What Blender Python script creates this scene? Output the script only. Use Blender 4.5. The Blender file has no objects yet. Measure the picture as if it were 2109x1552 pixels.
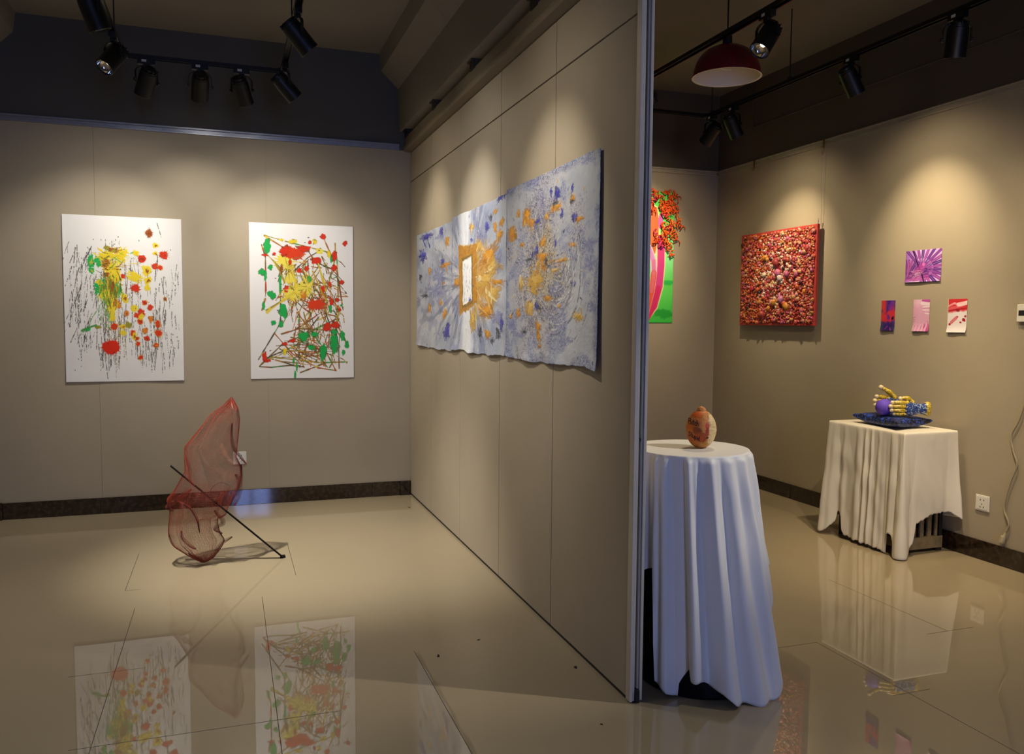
import bpy, bmesh, math, random
import numpy as np
from mathutils import Vector, Matrix, Quaternion
R_ = math.radians
random.seed(7)
scn = bpy.context.scene
COL = scn.collection

# ------------------------------------------------------------------ camera
cam_d = bpy.data.cameras.new('camera')
cam = bpy.data.objects.new('camera', cam_d)
COL.objects.link(cam)
cam_d.sensor_width = 36.0
cam_d.lens = 1690.277 / 2109 * 36.0
cam_d.clip_start = 0.05
_yaw, _pitch, _roll = 0.334216, -0.0680475, 0.0077156
_f = Vector((math.sin(_yaw) * math.cos(_pitch), math.cos(_yaw) * math.cos(_pitch), math.sin(_pitch)))
_r = Vector((math.cos(_yaw), -math.sin(_yaw), 0))
_u = _r.cross(_f)
_r2 = _r * math.cos(_roll) + _u * math.sin(_roll)
_u2 = -_r * math.sin(_roll) + _u * math.cos(_roll)
_m = Matrix.Identity(4)
for i in range(3):
    _m[i][0], _m[i][1], _m[i][2] = _r2[i], _u2[i], -_f[i]
_m[2][3] = 1.27
cam.matrix_world = _m
scn.camera = cam

# ------------------------------------------------------------------ world, exposure
w = bpy.data.worlds.new('world')
scn.world = w
w.use_nodes = True
w.node_tree.nodes['Background'].inputs[0].default_value = (0.35, 0.5, 1.0, 1)
w.node_tree.nodes['Background'].inputs[1].default_value = 0.05
scn.view_settings.view_transform = 'Standard'
scn.view_settings.look = 'None'
scn.view_settings.gamma = 1
scn.view_settings.use_curve_mapping = False
scn.view_settings.exposure = 0.68
SPOT = 1.0            # overall strength of the track spotlights
DAY = 11.0             # daylight behind the glass at the entrance


# ------------------------------------------------------------------ materials
def lin(c):
    if isinstance(c, str):
        c = [int(c[i:i + 2], 16) / 255 for i in (0, 2, 4)]
    return tuple((x / 12.92 if x <= .04045 else ((x + .055) / 1.055) ** 2.4) for x in c)


def mat(name, c, rough=.6, metal=0.0, spec=.5, var=.0, vscale=6.0, bump=0.0, bscale=200.0, c2=None, coat=0.0):
    m = bpy.data.materials.new(name)
    m.use_nodes = True
    nt = m.node_tree
    b = nt.nodes['Principled BSDF']
    rgb = lin(c)
    b.inputs['Base Color'].default_value = (*rgb, 1)
    b.inputs['Roughness'].default_value = rough
    b.inputs['Metallic'].default_value = metal
    b.inputs['Specular IOR Level'].default_value = spec
    b.inputs['Coat Weight'].default_value = coat
    tc = nt.nodes.new('ShaderNodeTexCoord')
    if var or c2 is not None:
        n = nt.nodes.new('ShaderNodeTexNoise')
        n.inputs['Scale'].default_value = vscale
        n.inputs['Detail'].default_value = 5
        nt.links.new(tc.outputs['Object'], n.inputs['Vector'])
        r = nt.nodes.new('ShaderNodeValToRGB')
        r.color_ramp.elements[0].position = .35
        r.color_ramp.elements[1].position = .68
        a = [max(0, x * (1 - var)) for x in rgb]
        d = [min(1, x * (1 + var)) for x in rgb] if c2 is None else lin(c2)
        r.color_ramp.elements[0].color = (*a, 1)
        r.color_ramp.elements[1].color = (*d, 1)
        nt.links.new(n.outputs['Fac'], r.inputs['Fac'])
        nt.links.new(r.outputs['Color'], b.inputs['Base Color'])
    if bump:
        n = nt.nodes.new('ShaderNodeTexNoise')
        n.inputs['Scale'].default_value = bscale
        n.inputs['Detail'].default_value = 4
        nt.links.new(tc.outputs['Object'], n.inputs['Vector'])
        bp = nt.nodes.new('ShaderNodeBump')
        bp.inputs['Strength'].default_value = bump
        bp.inputs['Distance'].default_value = .002
        nt.links.new(n.outputs['Fac'], bp.inputs['Height'])
        nt.links.new(bp.outputs['Normal'], b.inputs['Normal'])
    return m


def emit(name, c, s):
    m = bpy.data.materials.new(name)
    m.use_nodes = True
    nt = m.node_tree
    nt.nodes.clear()
    e = nt.nodes.new('ShaderNodeEmission')
    o = nt.nodes.new('ShaderNodeOutputMaterial')
    e.inputs[0].default_value = (*lin(c), 1)
    e.inputs[1].default_value = s
    nt.links.new(e.outputs[0], o.inputs[0])
    return m


def attr_mat(name, rough=.6, spec=.4, bump=.3, bscale=300):
    m = mat(name, 'ffffff', rough, spec=spec, bump=bump, bscale=bscale)
    nt = m.node_tree
    a = nt.nodes.new('ShaderNodeAttribute')
    a.attribute_name = 'pigment'
    nt.links.new(a.outputs['Color'], nt.nodes['Principled BSDF'].inputs['Base Color'])
    return m


def voronoi_mat(name, cells, grout, scale, rough=.35, thick=.06, stretch=(1, 1, 1)):
    """small tesserae of mixed colours with grout between them"""
    m = mat(name, cells[0], rough)
    nt = m.node_tree
    b = nt.nodes['Principled BSDF']
    tc = [n for n in nt.nodes if n.type == 'TEX_COORD'][0]
    mp = nt.nodes.new('ShaderNodeMapping')
    mp.inputs['Scale'].default_value = stretch
    nt.links.new(tc.outputs['Object'], mp.inputs['Vector'])
    v = nt.nodes.new('ShaderNodeTexVoronoi')
    v.inputs['Scale'].default_value = scale
    e = nt.nodes.new('ShaderNodeTexVoronoi')
    e.feature = 'DISTANCE_TO_EDGE'
    e.inputs['Scale'].default_value = scale
    nt.links.new(mp.outputs[0], v.inputs['Vector'])
    nt.links.new(mp.outputs[0], e.inputs['Vector'])
    s = nt.nodes.new('ShaderNodeSeparateColor')
    nt.links.new(v.outputs['Color'], s.inputs[0])
    r = nt.nodes.new('ShaderNodeValToRGB')
    r.color_ramp.interpolation = 'CONSTANT'
    while len(r.color_ramp.elements) < len(cells):
        r.color_ramp.elements.new(.5)
    for i, c in enumerate(cells):
        r.color_ramp.elements[i].position = i / len(cells)
        r.color_ramp.elements[i].color = (*lin(c), 1)
    nt.links.new(s.outputs[0], r.inputs[0])
    lt = nt.nodes.new('ShaderNodeMath')
    lt.operation = 'GREATER_THAN'
    lt.inputs[1].default_value = thick
    nt.links.new(e.outputs['Distance'], lt.inputs[0])
    mx = nt.nodes.new('ShaderNodeMix')
    mx.data_type = 'RGBA'
    mx.inputs[6].default_value = (*lin(grout), 1)
    nt.links.new(lt.outputs[0], mx.inputs[0])
    nt.links.new(r.outputs[0], mx.inputs[7])
    nt.links.new(mx.outputs[2], b.inputs['Base Color'])
    return m


M = {}
M['wall'] = mat('beige_wall_fabric', 'a29782', .85, spec=.2, var=.05, vscale=1.5, bump=.25, bscale=500)
M['panel'] = mat('beige_panel_fabric', 'a49986', .8, spec=.25, var=.04, vscale=2, bump=.2, bscale=500)
M['upper'] = mat('dark_slate_paint', '56544f', .85, spec=.2, var=.06, vscale=1.2)
M['upper2'] = mat('dark_brown_paint', '5a5042', .85, spec=.2, var=.06, vscale=1.2)
M['ceiling'] = mat('ceiling_paint', '827b70', .9, spec=.2, var=.05, vscale=1.0)
M['hairline'] = mat('wall_joint', '6d604c', .9)
M['railpaint'] = mat('taupe_rail_paint', '776c59', .6, spec=.3, var=.03, vscale=8)
M['seam'] = mat('seam_shadow_gap', '3a3024', .9)
M['floor'] = mat('polished_cream_tile', 'a5977c', .012, spec=.8, var=.035, vscale=.9)
M['grout'] = mat('dark_grout', '3b3328', .5)
M['granite'] = mat('brown_granite', '1c1210', .06, spec=.6, vscale=38, c2='3a2c20', var=.3)
M['alu'] = mat('brushed_aluminium', 'a3a6ad', .32, metal=.85, var=.05, vscale=30)
M['alu_dull'] = mat('grey_painted_aluminium', 'a69c86', .5, metal=.1, var=.04, vscale=20)
M['post'] = mat('anodised_post', 'bdb8ae', .45, metal=.2, var=.03, vscale=20)
M['rubber'] = mat('black_rubber', '08080a', .6)
M['black'] = mat('black_lamp_enamel', '0a0a0a', .45, spec=.4, var=.1, vscale=40)
M['blackwrap'] = mat('black_plastic_wrap', '0a0b10', .4, spec=.12, bump=.9, bscale=18, var=.3, vscale=9)
M['sticker'] = mat('white_sticker', 'c9c6ba', .6)
M['chrome'] = mat('lamp_reflector', 'd8d8d6', .12, metal=1.0, var=.02, vscale=50)
M['cloth'] = mat('white_satin_cloth', 'e4e2dd', .5, spec=.4, var=.015, vscale=5, bump=.08, bscale=900)
M['cloth2'] = mat('ivory_satin_cloth', 'e2dbca', .42, spec=.45, var=.015, vscale=5, bump=.08, bscale=900)
M['wood'] = mat('worn_pale_wood', '8a7a5a', .6, var=.2, vscale=24, bump=.2, bscale=80)
M['darkwood'] = mat('dark_stained_wood', '1a130c', .6, var=.2, vscale=24)
M['plastic'] = mat('white_switch_plastic', 'd9d6cc', .35, spec=.5, var=.01)
M['hole'] = mat('socket_hole', '080808', .8)
M['cord'] = mat('ivory_cable', 'a3977a', .5)
M['redshade'] = mat('red_enamel', '5e0a10', .3, spec=.5, var=.05, vscale=12)
M['whitein'] = mat('cream_enamel_inside', 'e8dcc8', .5)
M['bulb'] = mat('white_bulb_glass', 'efe8d8', .3)
M['redwire'] = mat('red_wire', '903423', .45, spec=.4, var=.12, vscale=60)
M['wiredark'] = mat('dark_wire', '2a1410', .5, var=.1, vscale=60)
M['rod'] = mat('black_iron', '100e0c', .8, spec=.15, var=.2, vscale=40)
M['hook'] = mat('brass_hook', '8f6c40', .35, metal=.8, var=.1, vscale=50)
M['wire'] = mat('steel_wire', '9b9484', .4, metal=.7)
M['pigment'] = attr_mat('painted_paper', .75, .25, .15)
M['oil'] = attr_mat('thick_paint', .5, .4, .5, 160)
M['gloss'] = attr_mat('photo_paper', .3, .5, .0)
M['shell'] = attr_mat('dyed_shells', .45, .5, .3, 400)
M['husk'] = attr_mat('painted_coconut_shell', .55, .35, .6, 160)
M['redcanvas'] = mat('red_canvas', 'ad3630', .6, var=.15, vscale=25, bump=.3, bscale=120)
M['paper'] = mat('white_paper', 'dedcd8', .8, spec=.2)
M['yarn'] = mat('orange_ribbon', 'e2591a', .5, var=.25, vscale=40)
M['yarn2'] = mat('amber_ribbon', 'e0902a', .5, var=.25, vscale=40)
M['yarn3'] = mat('crimson_ribbon', 'b01e4a', .5, var=.25, vscale=40)
M['yellowmosaic'] = voronoi_mat('yellow_mosaic', ['c9ab1c', 'd8bd30', 'b8961a', 'e0cd60'], '4a4330', 150, thick=.05)
M['bluemosaic'] = voronoi_mat('blue_mosaic', ['2f4686', '3c579a', '243670', '8fa0c4', '46629e', '2a3f7c', 'b4bfd0', '32488c'], '1f2748', 160, thick=.06)
M['tip'] = mat('cream_fingertip', 'cfc09a', .4, var=.1, vscale=60)
M['violet'] = mat('violet_yarn_ball', '5b3fb8', .7, var=.1, vscale=60, bump=.6, bscale=300)
M['copper'] = mat('dark_bracket', '26221c', .5, metal=.4)


def squiggle_mat():
    m = mat('black_cloth_blue_squiggle', '07070c', .55)
    nt = m.node_tree
    b = nt.nodes['Principled BSDF']
    tc = [n for n in nt.nodes if n.type == 'TEX_COORD'][0]
    prev = None
    for sc, th, c in ((13, .015, '2a50c8'), (21, .012, '3c68e8')):
        n = nt.nodes.new('ShaderNodeTexNoise')
        n.inputs['Scale'].default_value = sc
        n.inputs['Distortion'].default_value = 2.2
        n.inputs['Detail'].default_value = 1
        nt.links.new(tc.outputs['Object'], n.inputs['Vector'])
        s = nt.nodes.new('ShaderNodeMath'); s.operation = 'SUBTRACT'; s.inputs[1].default_value = .5
        a = nt.nodes.new('ShaderNodeMath'); a.operation = 'ABSOLUTE'
        l = nt.nodes.new('ShaderNodeMath'); l.operation = 'LESS_THAN'; l.inputs[1].default_value = th
        nt.links.new(n.outputs['Fac'], s.inputs[0]); nt.links.new(s.outputs[0], a.inputs[0]); nt.links.new(a.outputs[0], l.inputs[0])
        mx = nt.nodes.new('ShaderNodeMix'); mx.data_type = 'RGBA'
        nt.links.new(l.outputs[0], mx.inputs[0])
        if prev is None:
            mx.inputs[6].default_value = (*lin('07070c'), 1)
        else:
            nt.links.new(prev.outputs[2], mx.inputs[6])
        mx.inputs[7].default_value = (*lin(c), 1)
        prev = mx
    nt.links.new(prev.outputs[2], b.inputs['Base Color'])
    return m


M['squiggle'] = squiggle_mat()


# ------------------------------------------------------------------ mesh helpers
class MB:
    def __init__(s):
        s.v, s.f, s.mi, s.m = [], [], [], 0

    def add(s, vs, fs):
        o = len(s.v)
        s.v += [tuple(x) for x in vs]
        for f in fs:
            s.f.append(tuple(i + o for i in f)); s.mi.append(s.m)
        return s

    def box(s, c, d, rot=None):
        c = Vector(c); vs = []
        for x in (-.5, .5):
            for y in (-.5, .5):
                for z in (-.5, .5):
                    p = Vector((x * d[0], y * d[1], z * d[2]))
                    if rot is not None: p = rot @ p
                    vs.append(c + p)
        return s.add(vs, [(0, 1, 3, 2), (4, 6, 7, 5), (0, 4, 5, 1), (2, 3, 7, 6), (0, 2, 6, 4), (1, 5, 7, 3)])

    def bb(s, a, b):
        return s.box([(a[i] + b[i]) / 2 for i in range(3)], [abs(b[i] - a[i]) for i in range(3)])

    def tube(s, pts, r, n=10, cap=True):
        pts = [Vector(p) for p in pts]
        rs = r if isinstance(r, (list, tuple)) else [r] * len(pts)
        rings = []; up = None
        for i, p in enumerate(pts):
            t = (pts[min(i + 1, len(pts) - 1)] - pts[max(i - 1, 0)]).normalized()
            if up is None:
                a = Vector((0, 0, 1)) if abs(t.z) < .9 else Vector((1, 0, 0))
            else:
                a = up
            x = t.cross(a)
            if x.length < 1e-6: x = t.orthogonal()
            x.normalize(); up = x.cross(t).normalized()
            rings.append([p + (x * math.cos(k * 2 * math.pi / n) + up * math.sin(k * 2 * math.pi / n)) * rs[i] for k in range(n)])
        vs = [q for g in rings for q in g]; fs = []
        for i in range(len(pts) - 1):
            for k in range(n):
                k2 = (k + 1) % n
                fs.append((i * n + k, i * n + k2, (i + 1) * n + k2, (i + 1) * n + k))
        if cap:
            fs.append(tuple(range(n - 1, -1, -1))); fs.append(tuple((len(pts) - 1) * n + k for k in range(n)))
        return s.add(vs, fs)

    def lathe(s, prof, n=32, c=(0, 0, 0)):
        vs = []; fs = []
        for (r, z) in prof:
            for k in range(n):
                a = 2 * math.pi * k / n
                vs.append((c[0] + r * math.cos(a), c[1] + r * math.sin(a), c[2] + z))
        for i in range(len(prof) - 1):
            for k in range(n):
                k2 = (k + 1) % n
                fs.append((i * n + k, i * n + k2, (i + 1) * n + k2, (i + 1) * n + k))
        return s.add(vs, fs)

    def prism(s, prof, a, b, axis):
        """closed 2-D profile swept along axis from a to b; the profile fills the two other axes in order"""
        n = len(prof); vs = []
        for t in (a, b):
            for (p, q) in prof:
                v = [p, q]; v.insert(axis, t); vs.append(tuple(v))
        fs = [(k, (k + 1) % n, n + (k + 1) % n, n + k) for k in range(n)]
        fs += [tuple(range(n - 1, -1, -1)), tuple(range(n, 2 * n))]
        return s.add(vs, fs)

    def grid(s, P, closed=False):
        ny, nx = P.shape[:2]
        o = len(s.v)
        s.v += [tuple(p) for p in P.reshape(-1, 3)]
        for j in range(ny - 1):
            for i in range(nx if closed else nx - 1):
                i2 = (i + 1) % nx
                s.f.append((o + j * nx + i, o + j * nx + i2, o + (j + 1) * nx + i2, o + (j + 1) * nx + i)); s.mi.append(s.m)
        return s

    def build(s, name, mats, parent=None, org=(0, 0, 0), smooth=False, bevel=0, fix=True):
        me = bpy.data.meshes.new(name)
        ox, oy, oz = org
        me.from_pydata([(x - ox, y - oy, z - oz) for x, y, z in s.v], [], s.f)
        for m in (mats if isinstance(mats, (list, tuple)) else [mats]):
            me.materials.append(m)
        me.polygons.foreach_set('material_index', s.mi)
        if fix:
            bm = bmesh.new(); bm.from_mesh(me)
            bmesh.ops.recalc_face_normals(bm, faces=bm.faces)
            bm.to_mesh(me); bm.free()
        if smooth:
            me.polygons.foreach_set('use_smooth', [True] * len(me.polygons))
        o = bpy.data.objects.new(name, me)
        COL.objects.link(o)
        if parent is not None:
            o.parent = parent
        else:
            o.location = org
        if smooth == 'auto':
            me.set_sharp_from_angle(angle=R_(35))
        if bevel:
            b = o.modifiers.new('bevel', 'BEVEL'); b.width = bevel; b.segments = 2; b.limit_method = 'ANGLE'; b.angle_limit = R_(40)
        return o


def tag(o, label, cat, group=None, kind=None):
    if label: o['label'] = label
    if cat: o['category'] = cat
    if group: o['group'] = group
    if kind: o['kind'] = kind
    return o


def thing(name, loc, label, cat, group=None):
    o = bpy.data.objects.new(name, None)
    o.empty_display_size = .05
    COL.objects.link(o)
    o.location = loc
    return tag(o, label, cat, group)


def struct(o, label=None):
    o['kind'] = 'structure'
    if label: o['label'] = label
    return o


def solid(o, t, off=-1):
    m = o.modifiers.new('thickness', 'SOLIDIFY'); m.thickness = t; m.offset = off
    return o


# ------------------------------------------------------------------ painting on dense sheets (pigment per vertex)
def vnoise(h, w_, sx, sy, seed):
    """smooth value noise on an h x w_ grid with about sx by sy cells"""
    rg = np.random.default_rng(seed)
    gx, gy = int(math.ceil(sx)) + 3, int(math.ceil(sy)) + 3
    g = rg.random((gy, gx))
    xs = np.linspace(0, sx, w_); ys = np.linspace(0, sy, h)
    xi = xs.astype(int); yi = ys.astype(int)
    fx = xs - xi; fy = ys - yi
    fx = fx * fx * (3 - 2 * fx); fy = fy * fy * (3 - 2 * fy)
    a = g[yi][:, xi]; b = g[yi][:, xi + 1]; c = g[yi + 1][:, xi]; d = g[yi + 1][:, xi + 1]
    return (a * (1 - fx) + b * fx) * (1 - fy[:, None]) + (c * (1 - fx) + d * fx) * fy[:, None]


def fbm(h, w_, sx, sy, seed, o=4):
    t = 0; amp = .5; tot = 0
    for k in range(o):
        t = t + amp * vnoise(h, w_, sx * 2 ** k, sy * 2 ** k, seed + k); tot += amp; amp *= .55
    return t / tot


def nz_at(px, py, seed, n=64):
    """value noise looked up at arbitrary coordinates (arrays)"""
    rg = np.random.default_rng(seed); g = rg.random((n, n))
    xi = np.floor(px).astype(int); yi = np.floor(py).astype(int)
    fx = px - xi; fy = py - yi
    fx = fx * fx * (3 - 2 * fx); fy = fy * fy * (3 - 2 * fy)
    q = lambda a, b: g[b % n, a % n]
    return (q(xi, yi) * (1 - fx) + q(xi + 1, yi) * fx) * (1 - fy) + (q(xi, yi + 1) * (1 - fx) + q(xi + 1, yi + 1) * fx) * fy


def hx(c):
    return np.array([int(c[i:i + 2], 16) / 255 for i in (0, 2, 4)])


class Paint:
    def __init__(s, w_, h, cell, base):
        s.w, s.h = w_, h
        s.nx, s.ny = max(2, int(w_ / cell) + 1), max(2, int(h / cell) + 1)
        s.c = np.empty((s.ny, s.nx, 3)); s.c[:] = hx(base)
        s.z = np.zeros((s.ny, s.nx))
        s.X, s.Y = np.meshgrid(np.linspace(0, w_, s.nx), np.linspace(0, h, s.ny))
        s.cell = cell
        s.rg = np.random.default_rng(int(w_ * 1000) + int(h * 777))

    def _win(s, x0, x1, y0, y1):
        i0 = max(0, int(x0 / s.cell) - 1); i1 = min(s.nx, int(x1 / s.cell) + 3)
        j0 = max(0, int(y0 / s.cell) - 1); j1 = min(s.ny, int(y1 / s.cell) + 3)
        return (slice(j0, j1), slice(i0, i1)) if i1 > i0 and j1 > j0 else None

    def mix(s, sl, m, col, a=1.0, dz=0.0):
        m = np.clip(m, 0, 1) * a
        s.c[sl] += (hx(col) - s.c[sl] if isinstance(col, str) else col - s.c[sl]) * m[..., None]
        if dz: s.z[sl] = np.maximum(s.z[sl], m * dz)

    def blob(s, u, v, ru, rv, col, irr=.25, spk=0.0, a=1.0, dz=.0006, streak=0.0, soft=1.0):
        cx, cy, rx, ry = u * s.w, v * s.h, ru * s.w, rv * s.h
        k = 1 + irr * 1.5 + spk * 1.6
        sl = s._win(cx - rx * k, cx + rx * k, cy - ry * k, cy + ry * k)
        if sl is None: return
        dx = (s.X[sl] - cx) / rx; dy = (s.Y[sl] - cy) / ry
        th = np.arctan2(dy, dx); d = np.hypot(dx, dy)
        R = np.ones_like(th)
        for f in range(2, 8):
            R += irr / f * 1.6 * np.sin(f * th + s.rg.random() * 6.28) * s.rg.random()
        if spk:
            for f in (9, 14, 23):
                R += spk * np.maximum(0, np.sin(f * th + s.rg.random() * 6.28)) ** 6 * s.rg.random()
        m = (R - d) * min(rx, ry) / (s.cell * soft) + .5
        if streak:
            ph = s.rg.random() * 3
            n = nz_at(th * 9 + 40 + ph, d * 2.2 + 9, int(s.rg.integers(1e6)))
            m = m * np.clip((n - streak + .25 * (1 - d)) * 6 + .5, 0, 1)
        s.mix(sl, m, col, a, dz)

    def stroke(s, pts, wd, col, a=1.0, gap=0.0, wob=.4, dz=.0005, taper=False):
        ph = s.rg.random() * 50; L = 0.0
        for (u0, v0), (u1, v1) in zip(pts[:-1], pts[1:]):
            x0, y0, x1, y1 = u0 * s.w, v0 * s.h, u1 * s.w, v1 * s.h
            W = wd * 1.8
            sl = s._win(min(x0, x1) - W, max(x0, x1) + W, min(y0, y1) - W, max(y0, y1) + W)
            ln = math.hypot(x1 - x0, y1 - y0) + 1e-9
            if sl is None: L += ln; continue
            dx, dy = (x1 - x0) / ln, (y1 - y0) / ln
            px, py = s.X[sl] - x0, s.Y[sl] - y0
            t = np.clip(px * dx + py * dy, 0, ln)
            d = np.hypot(px - t * dx, py - t * dy)
            q = (t + L) / max(wd * 3.5, .006) + ph
            n = nz_at(q, np.zeros_like(q) + ph, 11)
            ww = wd * (1 - wob + 2 * wob * n) * .5
            if taper: ww = ww * (1 - .8 * t / ln)
            cov = np.minimum(1, ww * 2 / s.cell)
            m = np.clip((ww - d) / s.cell + .5, 0, 1) * cov
            if gap:
                g = nz_at(q * 1.3 + 7, np.zeros_like(q) + ph + 3, 12)
                m = m * np.clip((g - gap) * 8 + .5, 0, 1)
            s.mix(sl, m, col, a, dz)
            L += ln

    def sheet(s, name, origin, ux, uy, nrm, mat_, bend=None, edge=None, thick=.0012, parent=None):
        """the painted sheet: origin = top-left corner, ux / uy unit vectors along the width and down, nrm = out of the wall"""
        ux, uy, nrm, og = (np.array(t, float) for t in (ux, uy, nrm, origin))
        z = s.z.copy()
        X, Y = s.X.copy(), s.Y.copy()
        if edge is not None: X, Y = edge(X, Y, s)
        if bend is not None: z = z + bend(s.X / s.w, s.Y / s.h)
        P = X[..., None] * ux + Y[..., None] * uy + (z + .0008)[..., None] * nrm
        return dense(name, P, s.c, mat_, og, nrm, thick, parent)


def dense(name, P, colr, mat_, loc, nrm=None, thick=0, parent=None, closed=False):
    ny, nx = P.shape[:2]
    me = bpy.data.meshes.new(name)
    me.vertices.add(nx * ny)
    me.vertices.foreach_set('co', P.reshape(-1).astype(np.float32))
    ids = np.arange(nx * ny).reshape(ny, nx)
    if closed: ids = np.concatenate([ids, ids[:, :1]], 1)
    q = np.stack([ids[:-1, :-1], ids[1:, :-1], ids[1:, 1:], ids[:-1, 1:]], -1).reshape(-1, 4)
    me.loops.add(q.size); me.polygons.add(len(q))
    me.loops.foreach_set('vertex_index', q.reshape(-1).astype(np.int32))
    me.polygons.foreach_set('loop_start', np.arange(0, q.size, 4, dtype=np.int32))
    me.polygons.foreach_set('use_smooth', np.ones(len(q), dtype=bool))
    me.update(calc_edges=True)
    c = np.clip(colr, 0, 1)
    l = np.where(c <= .04045, c / 12.92, ((c + .055) / 1.055) ** 2.4)
    at = me.color_attributes.new('pigment', 'FLOAT_COLOR', 'POINT')
    at.data.foreach_set('color', np.concatenate([l.reshape(-1, 3), np.ones((nx * ny, 1))], 1).reshape(-1).astype(np.float32))
    me.materials.append(mat_)
    o = bpy.data.objects.new(name, me)
    COL.objects.link(o)
    if parent is not None: o.parent = parent
    o.location = loc
    if thick: solid(o, thick, -1)
    return o

# ------------------------------------------------------------------ the setting
XL, XP, XP2, XR = -1.42, 1.252, 1.294, 3.85        # left wall, partition faces, right wall
YB, YB2, YF = 5.85, 5.94, -3.5                      # far walls of the two rooms, entrance wall
ZR, ZC = 2.47, 3.12                                 # picture-rail foot, ceiling

b = MB().bb((XL - .1, YF - .1, -.1), (XR + .1, YB2 + .1, 0))
b.m = 1
GW = .0022
for x, y0, y1 in ((-.468, 4.14, 4.78), (.306, 4.14, 4.79), (-.40, 2.63, 3.87), (-.40, .6, 2.63), (.134, 2.63, 3.86), (.134, .6, 2.63),
                  (.662, 2.63, 3.03), (.662, .6, 2.63)):
    b.bb((x - GW / 2, y0, -.001), (x + GW / 2, y1, .00025))
for y, x0, x1 in ((4.139, -.468, -.40), (3.185, -.55, -.30), (2.63, -.46, .134), (2.63, .134, .33)):
    b.bb((x0, y - GW / 2, -.001), (x1, y + GW / 2, .00025))
for x, y0, y1 in ((2.81, 2.55, 3.27), (2.205, 1.2, 2.62)):
    b.bb((x - GW / 2, y0, -.001), (x + GW / 2, y1, .00025))
for y, x0, x1 in ((2.15, 2.14, 2.30), (2.62, 1.95, 2.21), (2.55, 2.7, 2.95)):
    b.bb((x0, y - GW / 2, -.001), (x1, y + GW / 2, .00025))
struct(b.build('floor', [M['floor'], M['grout']]))

struct(MB().bb((XL - .1, YF - .1, ZC), (XR + .1, YB2 + .1, ZC + .1)).build('ceiling', M['ceiling']))

b = MB().bb((XL - .1, YB, 0), (XP + .02, YB + .2, ZR))
b.m = 1
b.bb((-.7815, YB - .0006, .105), (-.780, YB + .001, ZR)).bb((.2625, YB - .0006, .105), (.2633, YB + .001, ZR))
struct(b.build('wall_back', [M['wall'], M['hairline']]))
struct(MB().bb((XL - .1, YB, ZR), (XP + .02, YB + .2, ZC)).build('wall_back_upper', M['upper']))
struct(MB().bb((XP + .02, YB2, 0), (XR + .1, YB2 + .2, ZR)).build('wall_far', M['wall']))
struct(MB().bb((XP + .02, YB2, ZR), (XR + .1, YB2 + .2, ZC)).build('wall_far_upper', M['upper2']))
struct(MB().bb((XR, YF, 0), (XR + .1, YB2, ZR)).build('wall_right', M['wall']))
struct(MB().bb((XR, YF, ZR), (XR + .1, YB2, ZC)).build('wall_right_upper', M['upper2']))
struct(MB().bb((XL - .1, YF, 0), (XL, YB, ZC)).build('wall_left', M['wall']))


def wall_with_openings(name, y, x0, x1, ops):
    m = MB(); xs = x0
    for a, c, z0, z1 in ops:
        m.bb((xs, y - .1, 0), (a, y, ZC))
        if z0 > 0: m.bb((a, y - .1, 0), (c, y, z0))
        m.bb((a, y - .1, z1), (c, y, ZC)); xs = c
    m.bb((xs, y - .1, 0), (x1, y, ZC))
    return struct(m.build(name, M['wall']))


D1 = (.04, .70, 0, 2.3)
wall_with_openings('wall_front', YF, XL, XR, [D1])
M['glass'] = emit('daylight_through_glass', '98b0ff', DAY)


def glazing(name, op, n):
    r = struct(thing(name, ((op[0] + op[1]) / 2, YF - .05, op[2]), None, None))
    og = r.location
    fr = MB(); wd = (op[1] - op[0]) / n
    fr.bb((op[0], YF - .08, op[3] - .05), (op[1], YF - .03, op[3])).bb((op[0], YF - .08, op[2]), (op[1], YF - .03, op[2] + .06))
    for k in range(n + 1):
        x = op[0] + k * wd
        fr.bb((max(op[0], x - .025), YF - .08, op[2]), (min(op[1], x + .025), YF - .03, op[3]))
    fr.build('window_frame', M['alu'], r, og)
    for k in range(n):
        x = op[0] + k * wd
        MB().bb((x + .024, YF - .06, op[2] + .055), (x + wd - .024, YF - .055, op[3] - .048)).build('pane', M['glass'], r, og)
    return r


glazing('door_1', D1, 2)


def skirting(name, a, c, nrm, h=.105, t=.012, seams=()):
    """polished stone skirting of separate lengths"""
    m = MB()
    (x0, y0), (x1, y1) = a, c
    cuts = [0] + list(seams) + [1]
    for s0, s1 in zip(cuts[:-1], cuts[1:]):
        p0 = (x0 + (x1 - x0) * s0, y0 + (y1 - y0) * s0); p1 = (x0 + (x1 - x0) * s1, y0 + (y1 - y0) * s1)
        g = .0008
        dx, dy = (x1 - x0), (y1 - y0); L = math.hypot(dx, dy); dx, dy = dx / L * g, dy / L * g
        m.bb((p0[0] + dx + min(0, nrm[0] * t), p0[1] + dy + min(0, nrm[1] * t), 0), (p1[0] - dx + max(0, nrm[0] * t), p1[1] - dy + max(0, nrm[1] * t), h))
    return struct(m.build(name, M['granite'], bevel=.0015))


skirting('baseboard_back', (-1.345, YB), (1.172, YB), (0, -1), seams=(.22, .475, .72, .92))
skirting('baseboard_pier', (1.172, YB - .006), (XP - .001, YB - .006), (0, -1), t=.016)
skirting('baseboard_pier_left', (XL, YB - .006), (-1.345, YB - .006), (0, -1), t=.02, h=.11)
skirting('baseboard_far', (XP2, YB2), (XR, YB2), (0, -1), seams=(.3, .6))
skirting('baseboard_right', (XR, YB2 - .013), (XR, YF), (-1, 0), seams=(.11, .21, .31, .41, .51, .65, .8))


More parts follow.
